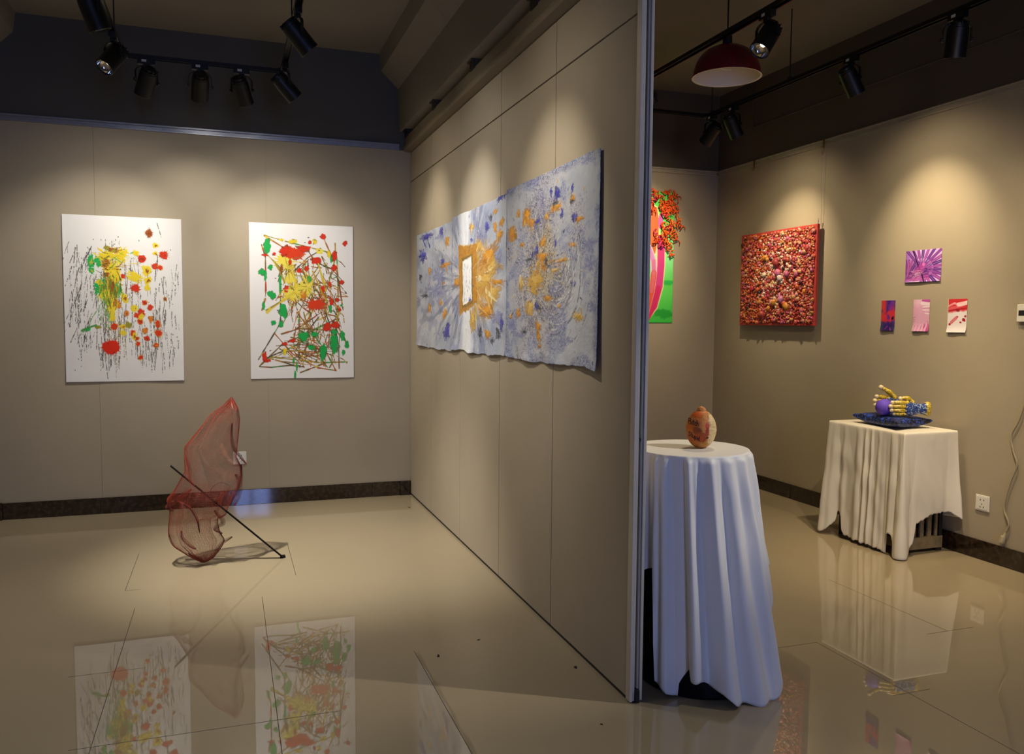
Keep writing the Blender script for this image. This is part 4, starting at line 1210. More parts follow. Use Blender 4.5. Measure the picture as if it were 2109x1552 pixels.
# ------------------------------------------------------------------ green portrait with ribbon hair on the far wall
def portrait():
    r = thing('portrait_painting', (3.06, YB2 - .004, 1.27), 'bright green and pink painting with curly orange ribbon hair, half hidden behind the partition', 'painting')
    o = r.location
    W, H = .75, 1.055
    x0 = 3.445 - W
    p = Paint(W, H, .004, '5fd85a')
    U, V = p.X / W, p.Y / H
    h, n = p.ny, p.nx
    p.c += (hx('8df0a0') - p.c) * np.clip(1.3 - np.abs(V - .45) * 5, 0, 1)[..., None]
    p.c += (hx('2fb83c') - p.c) * np.clip((V - .78) * 3.5, 0, 1)[..., None]
    f = fbm(h, n, 5, 4, 4, 3)
    p.c += (hx('3fcf60') - p.c) * (np.clip((f - .58) * 8, 0, 1) * np.clip((V - .6) * 5, 0, 1) * .8)[..., None]
    p.blob(.93, .69, .10, .018, '22b24c', .4, .2, .8, 0, soft=3); p.blob(.90, .93, .13, .03, '1f9a34', .4, .3, .8, 0, soft=3)

    def band(pts, wd, c, rim='e8e0a0'):
        p.stroke(pts, wd + .016, rim, 1, wob=0); p.stroke(pts, wd, c, 1, wob=0)

    def mirror(pts): return [(1.28 - u, v) for u, v in pts]
    # plain face, narrowing to the chin
    fq = [(.44, .12), (.64, .07), (.79, .13), (.812, .22), (.812, .32), (.795, .41), (.775, .47), (.72, .52), (.64, .55), (.56, .52), (.47, .40), (.44, .25)]
    p.c += (hx('e8e0a0') - p.c) * in_quad(U, V, [(u + (u - .63) * .07, v + (v - .3) * .05) for u, v in fq], .01)[..., None]
    p.c += (hx('bf6a3e') - p.c) * in_quad(U, V, fq, .01)[..., None]
    for pts in ([(.845, .36), (.848, .56), (.83, .72), (.77, .87), (.62, 1.0)],):
        band(pts, .065, 'cf3f88')
        band(mirror(pts), .065, 'cf3f88')
        p.stroke([(.82, .74), (.76, .88), (.66, 1.0)], .055, 'cf2c62', .9, wob=0)
    for pts in ([(.62, .37), (.70, .43), (.758, .53), (.765, .62), (.74, .76), (.68, .92), (.62, 1.0)],):
        band(pts, .04, 'c78ac8', 'd9c8d8'); p.stroke(pts[3:], .05, 'd8502c', .9, wob=.1); p.stroke(pts[2:5], .03, 'd0708c', .7, wob=.1)
        p.stroke(mirror(pts), .04, 'c78ac8', 1, wob=0)
    p.blob(.835, .225, .028, .06, 'c860b0', .1, 0, 1, 0)
    p.sheet('canvas', (x0 - o[0], 0, H - .005), (1, 0, 0), (0, 0, -1), (0, -1, 0), M['pigment'], None, None, .003, r)
    # spiral ribbons: four kinds, copied
    rg = random.Random(5)
    kinds = []
    for k in range(4):
        L = .045 + .015 * k; tn = 1.3 + .5 * k
        pts = [(.014 * math.cos(t * tn * 6.28) + .012 * t * (k - 1.5), -.014 + .011 * math.sin(t * tn * 6.28 + k), -L * t + .008 * math.sin(t * 9 + k)) for t in np.linspace(0, 1, 14 * (k + 2))]
        kinds.append((MB().tube(pts, [.0058 - .003 * i / len(pts) for i in range(len(pts))], 6), pts))
    kmesh = {}
    spots = []
    for i in range(98):
        t = i / 98
        if t < .42: u, v = rg.uniform(.62, .985), rg.uniform(.0, .125)          # thick cap on top
        elif t < .70: u, v = rg.uniform(.83, 1.03), rg.uniform(.10, .26)          # right side
        elif t < .80: u, v = rg.uniform(.74, .93), rg.uniform(.26, .40)
        elif t < .90: u, v = rg.uniform(.84, 1.0), rg.uniform(.20, .33)
        else: u, v = rg.uniform(.12, .5), rg.uniform(-.01, .3)
        spots.append((u, v))
    for q in range(4): spots.append((.93 + q * .017, .40 + q * .024))
    for i, (u, v) in enumerate(spots):
        k = rg.randrange(4) if i < 98 else 0
        ci = 0 if v < .17 or i >= 98 else rg.choice((0, 0, 1, 1, 2))
        if .62 < u < .8 and rg.random() < .35: ci = 2
        key = (k, ci)
        if key not in kmesh:
            ob = kinds[k][0].build('ribbon_curl', M[('yarn', 'yarn2', 'yarn3')[ci]], r, smooth=True)
            kmesh[key] = ob.data
        else:
            ob = bpy.data.objects.new('ribbon_curl', kmesh[key]); COL.objects.link(ob); ob.parent = r
        ob.location = (x0 + u * W - o[0], -.006, (1 - v) * H - .005)
        ob.rotation_euler = (R_(rg.uniform(-6, 4)), R_(rg.uniform(-150, 150) if v < .2 and i < 98 else rg.uniform(-60, 60)), 0)
    return r


portrait()


# ------------------------------------------------------------------ red relief canvas covered in dyed shells and pebbles
def relief():
    y0, y1, z0, z1 = 5.512, 4.640, 1.252, 1.946
    o = (XR - .03, (y0 + y1) / 2, z0)
    r = thing('relief_canvas', o, 'red canvas crusted all over with dyed shells and pebbles, hanging on the right wall', 'relief artwork')
    r_ = Vector(o)
    MB().bb((XR - .052, y1, z0), (XR - .030, y0, z1)).build('canvas', M['redcanvas'], r, o, bevel=.004)
    MB().bb((XR - .030, y1 + .05, z0 + .05), (XR - .002, y0 - .05, z0 + .08)).build('back_strut', M['wood'], r, o)
    for y in (y1 + .02, y0 - .06):
        MB().tube([(XR - .03, y, z1 - .01), (XR - .03, y, z1 + .03), (XR - .036, y - .006, z1 + .034), (XR - .038, y - .010, z1 + .024)], .0028, 8).build('hanging_loop', M['alu'], r, o)
    rg = np.random.default_rng(9)
    bm = bmesh.new(); bmesh.ops.create_icosphere(bm, subdivisions=2, radius=1)
    V0 = np.array([v.co[:] for v in bm.verts]); F0 = np.array([[v.index for v in f.verts] for f in bm.faces]); bm.free()
    W, H = y0 - y1, z1 - z0
    pts = []
    big = [(.37, .72, .030, 'd88a34'), (.12, .905, .026, 'b5562a'), (.40, .70, .022, 'd9a24a'), (.52, .66, .030, 'a83a3c'), (.63, .68, .026, 'a84044'),
           (.55, .55, .030, 'd06a90'), (.66, .53, .026, 'c05a80'), (.57, .50, .024, 'e8d8cc'), (.36, .54, .022, 'efdcc0'), (.88, .345, .022, 'e08a28'),
           (.50, .24, .024, 'd8902c'), (.43, .18, .024, 'dd8c30'), (.60, .27, .030, 'c87aa0'), (.66, .20, .026, 'd9922e'), (.35, .12, .034, 'b8443c'),
           (.58, .31, .022, 'd88ab4'), (.70, .60, .020, 'e8b8b0'), (.30, .25, .020, 'e0a050'), (.84, .44, .018, '6a3028'), (.18, .40, .026, 'cc3038')]
    for u, v, s, c in big: pts.append((u, v, s, hx(c)))
    pal = ['c8503c', 'd0603a', 'd87a60', 'b83838', 'd88a80', 'c83c50', 'c25a86', 'e0a878', 'b0402c', 'd46a2c', 'cf5868', '9c2c2c', 'd89a58']
    light = ['ecd2c0', 'e8b8a8', 'e8c8a0', 'e6a0a0', 'f0e0d0', 'e2b070']
    dark = ['3a1c20', '5a2026', '2c1a1c', '4c2418']
    gx, gy = 58, 46
    for j in range(gy):
        for i in range(gx):
            u = (i + .5 + rg.uniform(-.45, .45)) / gx; v = (j + .5 + rg.uniform(-.45, .45)) / gy
            if not (.022 < u < .978 and .03 < v < .975): continue
            if rg.random() < .06: continue
            lightness = math.exp(-(((u - .5) / .24) ** 2 + ((v - .55) / .30) ** 2)) + .45 * math.exp(-(((u - .55) / .3) ** 2 + ((v - .85) / .12) ** 2))
            q = rg.random()
            if q < .5 * lightness: c = light[rg.integers(len(light))]
            elif q > .955 - .0 * v: c = dark[rg.integers(4)]
            elif u < .35 and rg.random() < .5: c = ['cf5a2c', 'd46a2c', 'c8482c', 'd87a3c'][rg.integers(4)]
            else: c = pal[rg.integers(len(pal))]
            s = float(np.clip(rg.lognormal(math.log(.0088), .28), .005, .019))
            pts.append((u, v, s, hx(c)))
    pts.sort(key=lambda t: -t[2])

    def blobv(u, v, s):
        S = s * np.array([rg.uniform(.55, .9), rg.uniform(.7, 1.25), rg.uniform(.7, 1.2)])
        P = V0 * S * (1 + .14 * np.sin(V0[:, [1]] * 5 + rg.uniform(0, 6)) * np.sin(V0[:, [2]] * 4 + rg.uniform(0, 6)))
        a = rg.uniform(0, 6.28); ca, sa = math.cos(a), math.sin(a)
        y, z = P[:, 1] * ca - P[:, 2] * sa, P[:, 1] * sa + P[:, 2] * ca
        return np.stack([P[:, 0], y, z], 1), (XR - .052 - s * rg.uniform(.25, .6), y0 - u * W, z0 + v * H)
    allv, allf, allc = [], [], []
    for i, (u, v, s, c) in enumerate(pts):
        P, ctr = blobv(u, v, s)
        stripe = .86 + .14 * np.sin(V0[:, 1] * 9)[:, None]
        cc = np.clip(c * stripe, 0, 1)
        if i < 100:
            verts, faces, cols = P, F0, cc
        else:
            allf.append(F0 + sum(len(q) for q in allv[-1:]) * 0 + len(allv) * len(V0)); allv.append(P + np.array(ctr)); allc.append(cc); continue
        tri(('shell' if rg.random() < .5 else 'pebble'), verts, faces, cols, M['shell'], r, np.array(ctr) - np.array(o))
    st = tri('small_shells', np.concatenate(allv) - np.array(o), np.concatenate(allf), np.concatenate(allc), M['shell'], r, (0, 0, 0))
    st['kind'] = 'stuff'
    return r


def tri(name, V, F, C, m, parent, loc):
    me = bpy.data.meshes.new(name)
    me.from_pydata(V.tolist(), [], F.tolist())
    me.polygons.foreach_set('use_smooth', [True] * len(F))
    at = me.color_attributes.new('pigment', 'FLOAT_COLOR', 'POINT')
    l = np.where(C <= .04045, C / 12.92, ((C + .055) / 1.055) ** 2.4)
    at.data.foreach_set('color', np.concatenate([l, np.ones((len(V), 1))], 1).reshape(-1).astype(np.float32))
    me.materials.append(m)
    ob = bpy.data.objects.new(name, me); COL.objects.link(ob)
    ob.parent = parent; ob.location = loc
    return ob


relief()


# ------------------------------------------------------------------ red wire-mesh sculpture with its black rod
SR = [(.857, .021), (.80, .05), (.747, .058), (.651, .048), (.548, .037), (.495, .061), (.443, .063), (.392, .05), (.348, .019), (.291, -.006), (.247, -.022), (.236, -.058), (.205, -.061), (.152, -.05), (.118, -.03), (.092, -.036), (.049, -.064), (.020, -.088), (.004, -.125)]
SL = [(.857, .016), (.819, -.022), (.774, -.088), (.737, -.118), (.666, -.178), (.617, -.217), (.56, -.218), (.484, -.217), (.391, -.265), (.343, -.304), (.298, -.29), (.172, -.301), (.106, -.282), (.064, -.236), (.030, -.19), (.004, -.145)]


def sculpture():
    r = thing('wire_mesh_sculpture', (-.13, 4.5, 0), 'crumpled red wire-mesh sculpture with a slanting black rod standing on the tiles', 'sculpture')
    o = r.location
    zr, xr = zip(*SR[::-1]); zl, xl = zip(*SL[::-1])

    def shell(nz, na, zlo, zhi, sc, seed, amp, y0=4.5):
        Z = np.linspace(zlo, zhi, nz)
        R, L = np.interp(Z, zr, xr), np.interp(Z, zl, xl)
        c, hw = (R + L) / 2, (R - L) / 2
        A = np.linspace(0, 2 * math.pi, na, endpoint=False)
        P = np.zeros((nz, na, 3))
        for j in range(nz):
            ca, sa = np.cos(A), np.sin(A)
            k = 1 + amp * (nz_at((ca + 2) * 2.2 + Z[j] * 3, (sa + 2) * 2.2 + Z[j] * 7, seed) - .55)
            fold = .022 * (nz_at(A * 2.5 + 10, np.full(na, Z[j] * 9 + 3), seed + 1) - .5) * min(1, hw[j] / .06)
            ridge = np.abs(nz_at(A * 1.9 + Z[j] * 4 + 20, np.full(na, Z[j] * 3 + 5), seed + 2) - .5)
            crease = -.03 * np.clip(1 - ridge / .09, 0, 1) * min(1, hw[j] / .08)
            # keep the outline where the photo has it: less relief at the left and right
            rel = np.abs(sa) ** .7
            P[j, :, 0] = c[j] + hw[j] * sc * ca * (1 + .4 * (k - 1) * rel)
            P[j, :, 1] = y0 + (hw[j] * .62 + .008) * sc * sa * k - (fold + crease) * np.sign(sa) * rel
            P[j, :, 2] = Z[j] + .018 * (nz_at(A * 1.2 + 3, np.full(na, Z[j] * 6), seed + 4) - .5) * min(1, Z[j] * 12)
        return P

    def wires(P, name, m, t, closed=True):
        mb = MB(); mb.grid(P, closed)
        ob = mb.build(name, m, r, o, fix=False)
        wf = ob.modifiers.new('wire', 'WIREFRAME'); wf.thickness = t; wf.use_even_offset = False
        return ob
    wires(shell(150, 132, .004, .857, 1.0, 3, .5), 'wire_mesh', M['redwire'], .00074)
    wires(shell(46, 46, .012, .40, .70, 13, 1.0, 4.49), 'inner_wire_mesh', M['redwire'], .0006)
    # doubled-over folds of the mesh
    S = 1 / 3.978
    folds = [([(.018, .733), (.014, .667), (.025, .600), (.053, .557), (.085, .512)], .012), ([(.030, .468), (.050, .425), (.045, .352), (.022, .296)], .020),
             ([(-.213, .572), (-.196, .516), (-.190, .458), (-.168, .424)], .013), ([(-.180, .408), (-.238, .367), (-.300, .310), (-.27, .295)], .018),
             ([(-.255, .352), (-.195, .318), (-.160, .256), (-.148, .18)], .008), ([(-.075, .290), (-.048, .243), (-.035, .205), (-.075, .187), (-.04, .15)], .016),
             ([(-.235, .195), (-.228, .155), (-.192, .115), (-.166, .095)], .012), ([(-.205, .072), (-.170, .044), (-.150, .030), (-.135, .010)], .014),
             ([(.010, .130), (-.045, .098), (-.070, .062), (-.105, .025)], .016), ([(.060, .51), (.058, .43), (.034, .37), (.0, .30)], .013)]
    for pts, wd in folds:
        pth = smooth_path([(x, 0, z) for x, z in pts], 14)
        rows = []
        zc = [p.z for p in pth]
        for i, p in enumerate(pth):
            Rr, Ll = np.interp(p.z, zr, xr), np.interp(p.z, zl, xl)
            cc, hw = (Rr + Ll) / 2, max(.02, (Rr - Ll) / 2)
            q = min(.98, abs(p.x - cc) / hw)
            y = 4.5 - (hw * .62 + .004) * math.sqrt(1 - q * q) - .004
            t = (pth[min(i + 1, len(pth) - 1)] - pth[max(i - 1, 0)]).normalized()
            nrm = Vector((t.z, 0, -t.x))
            ww = wd * (.25 + .75 * math.sin(math.pi * (i + .5) / len(pth)))
            rows.append([tuple(Vector((p.x, y, p.z)) + nrm * ww * s + Vector((0, .012 * s * s, 0))) for s in np.linspace(-.7, .7, 8)])
        wires(np.array(rows), 'fold', M['redwire'], .0014, False)
        MB().tube([Vector(q[4]) - Vector((0, .002, 0)) for q in rows], .0009, 6).build('crease_wire', M['wiredark'], r, o)
    # dark selvedge wires along the outline
    for side, (zz, xx) in (('r', (zr, xr)), ('l', (zl, xl))):
        pts = [(x, 4.5, max(z, .004)) for z, x in zip(zz, xx) if z < .36]
        MB().tube(smooth_path(pts, 6), .0011, 6).build('selvedge_wire', M['wiredark'], r, o)
    pts = smooth_path([(-.095, 4.40, .373), (-.085, 4.40, .41), (-.045, 4.40, .437), (.0, 4.405, .418)], 8)
    MB().tube(pts, .001, 6).build('crease_wire', M['wiredark'], r, o)
    # rod: a flat iron bar through the mesh, its foot on the floor
    a, c = Vector((.264, 4.478, .004)), Vector((-.281, 4.45, .524))
    d = c - a
    MB().box((a + c) / 2, (d.length, .024, .0055), Quaternion((0, 1, 0), -math.atan2(d.z, d.x)).to_matrix() @ Quaternion((0, 0, 1), 0).to_matrix()).build('rod', M['rod'], r, o)
    MB().bb((.25, 4.462, 0), (.277, 4.494, .010)).build('rod_foot', M['rod'], r, o, bevel=.002)
    return r


sculpture()


# ------------------------------------------------------------------ round pedestal, cloth, coconut
PB = (1.60, 2.52)           # foot of the pedestal
PC = (1.555, 2.535)         # its top
ZTP, RT = .822, .203
TOC = np.array([-.539, -.842]); RGT = np.array([.842, -.539])


def interp_s(x, pts):
    xs, ys_ = zip(*pts)
    return np.interp(x, xs, ys_)


def round_pedestal():
    r = thing('round_pedestal', (*PB, 0), 'round black pedestal wrapped in crinkled plastic under the white cloth', 'pedestal')
    o = r.location
    prof = [(0, 0), (.218, 0), (.224, .008), (.225, .05), (.222, .10), (.214, .25), (.204, .45), (.196, .65), (.19, .79), (0, .79)]
    n = 96
    mb = MB(); mb.lathe(prof, n, o)
    for i, (x, y, z) in enumerate(mb.v):
        dx, dy = x - o[0], y - o[1]; a = math.atan2(dy, dx)
        k = 1 + (.010 * math.sin(a * 9 + z * 14) + .007 * math.sin(a * 17 - z * 30)) * (z > .055)
        s = min(1, z / .79)
        mb.v[i] = (o[0] + dx * k + (PC[0] - PB[0]) * s, o[1] + dy * k + (PC[1] - PB[1]) * s, z)
    mb.build('wrapped_drum', M['blackwrap'], r, o, smooth='auto')
    MB().lathe([(0, .79), (.198, .79), (.20, .793), (.20, ZTP - .004), (.198, ZTP - .001), (0, ZTP - .001)], 64, (*PC, 0)).build('top_board', M['darkwood'], r, o, smooth='auto')
    return r


round_pedestal()

_hem = [(-180, .44), (-130, .44), (-100, .43), (-72, .415), (-60, .40), (-42, .42), (-34.1, .44), (-33.7, .05), (-31, .040), (-27, .030), (-20, .014), (-16, .008), (-14.5, .05), (-7, .10), (-4.5, .115), (-3.5, .085), (3, .08), (12, .06), (18, .045), (26, .015),
        (32, .006), (38, .004), (48, .0025), (57, .003), (62, .008), (68, .06), (74, .11), (79, .17), (84, .24), (88, .33), (91, .40), (97, .405), (104, .40), (113, .41), (140, .43), (180, .44)]
_flare = [(-180, .03), (-100, .02), (-75, .01), (-55, .012), (-38, .012), (-33, -.002), (-27, .006), (-17, .02), (-8, .0), (-2, .012), (10, .012), (20, .03), (38, .035), (50, .045), (59, .062), (66, .046), (74, .030), (84, .026), (95, .045), (108, .07), (125, .05), (150, .04), (180, .03)]
_fold = [(-175, 10, .5), (-150, 9, .8), (-125, 9, .7), (-100, 8, .9), (-80, 6, .8), (-66, 4, -.5), (-53, 5, .5), (-42, 4, -.4), (-32, 3.2, .55), (-23, 4, .45), (0, 3.6, .95), (9, 3, -.35), (21, 5, .75), (31, 3.5, -.35), (40, 6, .6), (50, 4, -.25), (60, 6, .7), (72, 4, -.3), (83, 6, .6), (93, 4, -.4), (105, 8, .7), (125, 8, .4), (150, 9, .6)]


def round_cloth():
    A = np.concatenate([np.linspace(-180, -75, 60, endpoint=False), np.linspace(-75, 115, 420, endpoint=False), np.linspace(115, 180, 36, endpoint=False)])
    hem = interp_s(A, _hem); fl = interp_s(A, _flare)
    hem = hem + .003 * np.sin(np.radians(A) * 23)
    th = np.radians(A)
    ux = np.cos(th) * TOC[0] + np.sin(th) * RGT[0]; uy = np.cos(th) * TOC[1] + np.sin(th) * RGT[1]
    rows = []
    zt = ZTP + .0015
    for rr in (.012, .06, .11, .16, .188, .199):
        rows.append(np.stack([PC[0] + rr * ux, PC[1] + rr * uy, np.full(len(A), zt)], 1))
    for t in np.concatenate([np.linspace(0, .05, 8), np.linspace(.06, 1, 90)]):
        z = zt - t * (zt - hem)
        drop = zt - z
        dz_ = np.clip(drop / .81, 0, 1)
        As = A * (1 - .16 * dz_)                       # folds spread as they fall
        f = np.zeros(len(A))
        for c, w_, a in _fold:
            f += a * np.exp(-((As - c * .95) / (w_ * (.75 + .35 * t))) ** 2)
        # the deep pleat left of the middle: a slope inwards, then a sharp edge
        f += -1.9 * np.clip((As + 19) / 11, 0, 1) * .5 * (1 - np.tanh((As + 4.6) / .7))
        rnd = RT - .004 + .008 * (1 - np.exp(-drop / .006))
        amp = .011 * np.clip(drop / .02, 0, 1) + .031 * dz_ ** .8
        wr = (nz_at(A * .16 + 40, drop * 7, 6) - .5) * .010 * np.clip(drop / .1, 0, 1)
        R = rnd + .022 * dz_ + fl * dz_ ** 1.3 + amp * (f + .25) + wr
        drum = np.interp(z, [0, .1, .25, .45, .65, .79, .9], [.2295, .2285, .219, .209, .2015, .2015, .2015]) + .003
        R = np.maximum(R, drum)
        s = np.clip(z / .79, 0, 1)
        cx_ = PB[0] + (PC[0] - PB[0]) * s; cy_ = PB[1] + (PC[1] - PB[1]) * s
        rows.append(np.stack([cx_ + R * ux, cy_ + R * uy, z], 1))
    P = np.array(rows)
    P[..., 0] = np.maximum(P[..., 0], XP2 + .012)      # it brushes past the partition
    mb = MB(); mb.grid(P, True)
    k = len(mb.v); mb.v.append((PC[0], PC[1], zt))
    for i in range(len(A)):
        mb.f.append((k, i, (i + 1) % len(A))); mb.mi.append(0)
    o = mb.build('tablecloth', M['cloth'], None, (PC[0], PC[1], ZTP), smooth=True)
    solid(o, .0012, 1)
    return tag(o, 'white satin cloth draped over the round pedestal, one corner touching the floor', 'tablecloth')


round_cloth()

# handwriting as simple pen strokes, x to the right and y up, one unit high
GL = {
    'B': [[(0, 0), (0, 1)], [(0, 1), (.5, .95), (.5, .6), (0, .5), (.6, .4), (.55, .05), (0, 0)]], 'i': [[(.1, .55), (.1, 0)], [(.1, .78), (.12, .8)]],
    't': [[(.15, .95), (.15, .05), (.3, 0)], [(-.05, .6), (.4, .62)]], 'c': [[(.45, .5), (.2, .6), (.0, .3), (.2, .0), (.45, .1)]],
    'h': [[(0, 1), (0, 0)], [(0, .4), (.25, .55), (.42, .4), (.42, 0)]], 'S': [[(.5, .9), (.2, 1), (.0, .75), (.25, .5), (.5, .25), (.25, 0), (0, .1)]],
    'u': [[(0, .55), (.02, .1), (.25, 0), (.42, .15), (.42, .55)], [(.42, .2), (.46, 0)]], 'p': [[(0, .55), (0, -.4)], [(0, .45), (.3, .58), (.42, .3), (.25, 0), (0, .1)]],
    'd': [[(.42, 1), (.42, 0)], [(.42, .4), (.2, .55), (0, .3), (.2, 0), (.42, .12)]]}
ADV = {'B': .75, 'i': .28, 't': .48, 'c': .55, 'h': .6, 'S': .66, 'u': .6, 'p': .6, 'd': .6}


def coconut():
    c0 = (1.590, 2.522)
    Hh, Rm = .148, .0535
    na, nzz = 420, 210
    A = np.linspace(-math.pi, math.pi, na, endpoint=False)
    t = np.linspace(0, 1, nzz)
    zz = Hh * t
    # profile: egg with a flat little foot and a nipple at the top
    base = np.sqrt(np.clip(1 - ((t / .93 - .48) / .50) ** 2, 0, 1)) * Rm
    nip = np.where(t > .86, np.clip(1 - ((t - .86) / .14) ** 2.2, 0, 1) ** .6 * .018, 0)
    prof = np.maximum(base, nip)
    prof[0] = .0005; prof[-1] = .0004
    T, AA = np.meshgrid(t, A, indexing='ij')
    n1 = nz_at((np.cos(AA) + 2) * 5, T * 14 + np.sin(AA) * 3 + 5, 3)
    fib = nz_at(AA * 3 + 30, T * 55, 8)
    R = prof[:, None] * (1 + .035 * (n1 - .5)) + .0008 * (fib - .5)
    X = R * (np.cos(AA) * TOC[0] + np.sin(AA) * RGT[0]); Y = R * (np.cos(AA) * TOC[1] + np.sin(AA) * RGT[1])
    P = np.stack([X, Y, np.repeat(zz[:, None], na, 1)], -1)
    Cc = np.empty((nzz, na, 3)); Cc[:] = hx('c8803f')
    sx = np.sin(AA) * R / Rm                     # screen-like position across the front, -1..1
    stain = fbm(nzz, na, 9, 6, 21, 4)
    Cc += (hx('dcc08a') - Cc) * (np.clip((sx - .38 + (stain - .5) * .35) * 9, 0, 1) * (np.cos(AA) > -.4))[..., None]
    Cc += (hx('d8bf88') - Cc) * (np.clip((-np.cos(AA) - .2) * 4, 0, 1))[..., None]

    def spot(x, v, rx, rv, col, a=.9):
        d = np.hypot((sx - x) / rx, (T - v) / rv) + (stain - .5) * 1.1
        m = np.clip((1 - d) * 3, 0, 1) * (np.cos(AA) > 0) * a
        Cc[:] += (hx(col) - Cc) * m[..., None]
    spot(-.30, .80, .42, .09, 'cc5a18'); spot(-.62, .52, .35, .10, 'c8641c'); spot(-.25, .42, .30, .09, '8a4418'); spot(-.05, .25, .45, .14, 'b84a18'); spot(-.65, .25, .3, .2, 'b8602c')
    spot(.42, .56, .14, .08, 'b8442c'); spot(.42, .40, .12, .11, 'a83c24'); spot(.1, .34, .3, .05, 'b0501c'); spot(.15, .10, .5, .07, 'c08a3a'); spot(-.35, .12, .35, .07, 'c07030'); spot(-.4, .62, .4, .08, 'b06038', .6)
    spot(.42, .27, .10, .03, '3a1210'); spot(.28, .98, .4, .05, 'c47a44')
    fibre = np.clip((fib - .55) * 4, 0, 1) * .22
    Cc += (hx('7a5428') - Cc) * fibre[..., None]

    def pen(pts, wd, col):
        for (x0, v0), (x1, v1) in zip(pts[:-1], pts[1:]):
            px, py = sx - x0, (T - v0) * (Hh / Rm)
            ex, ey = x1 - x0, (v1 - v0) * (Hh / Rm)
            L2_ = ex * ex + ey * ey + 1e-9
            q = np.clip((px * ex + py * ey) / L2_, 0, 1)
            d = np.hypot(px - q * ex, py - q * ey)
            m = np.clip((wd - d) / .018 + .5, 0, 1) * (np.cos(AA) > -.1)
            Cc[:] += (hx(col) - Cc) * (m * .92)[..., None]

    def word(s, x, v, hgt, slope, squeeze):
        for ch in s:
            for st in GL[ch]:
                pen([(x + px * hgt * squeeze, v + (py * hgt + (px * hgt * squeeze) * slope) * Rm / Hh) for px, py in st], .024, '2a0f0c')
            x += ADV[ch] * hgt * squeeze; v += ADV[ch] * hgt * squeeze * slope * Rm / Hh
    word('Bitch', -.80, .595, .33, -.22, .80)
    word('Stupid', -.78, .30, .30, -.42, .76)
    pen([(.40, .80), (.46, .70)], .015, '4a4038')
    pen([(.42, .62), (.52, .64), (.60, .60), (.60, .53)], .014, '7a6a58')
    for k in range(9):   # row of stitches
        v = .14 + k * .042; x = .16 + k * .035
        pen([(x - .05, v - .006), (x + .06, v + .010)], .014, '5a1c14')
    pen([(.1, .845), (.45, .82), (.62, .83)], .012, '7a5428')
    o = dense('coconut', P, Cc, M['husk'], (c0[0], c0[1], ZTP + .003), closed=True)
    bm = bmesh.new(); bm.from_mesh(o.data)
    bmesh.ops.recalc_face_normals(bm, faces=bm.faces); bm.to_mesh(o.data); bm.free()
    o.rotation_euler = (R_(-2), R_(1), 0)
    return tag(o, 'orange and cream painted coconut with dark handwriting standing on the round cloth', 'coconut')


coconut()


# ------------------------------------------------------------------ slatted stool with its cloth at the right wall
def stool():
    x0, x1, y0, y1, H = 3.49, 3.79, 3.505, 3.985, .682
    r = thing('slatted_stool', (3.64, 3.745, 0), 'worn wooden slatted stool under the ivory cloth at the right wall', 'stool')
    o = r.location
    MB().bb((3.447, 3.46, H - .03), (3.795, 4.02, H)).build('top_board', M['wood'], r, o, bevel=.004)
    for x in (x0, x1 - .04):
        for y in (y0, y1 - .04):
            MB().bb((x, y, 0), (x + .04, y + .04, H - .03)).build('leg', M['darkwood'], r, o, bevel=.003)
    for x in (x0 + .002, x1 - .032):
        MB().bb((x, y0 + .04, .03), (x + .03, y1 - .04, .085)).build('rail', M['wood'], r, o, bevel=.003)
    for y in (y0 - .004, y1 - .02):
        MB().bb((x0 + .04, y, .018), (x1, y + .025, .085)).build('rail', M['wood'], r, o, bevel=.003)
        MB().bb((x0 + .04, y, H - .10), (x1 - .04, y + .025, H - .03)).build('rail', M['wood'], r, o, bevel=.003)
    for k in range(4):
        x = x0 + .085 + k * .055
        MB().bb((x, y0, .085), (x + .026, y0 + .014, H - .10)).build('slat', M['wood'], r, o, bevel=.002)
    return r


stool()
ZS = .6835


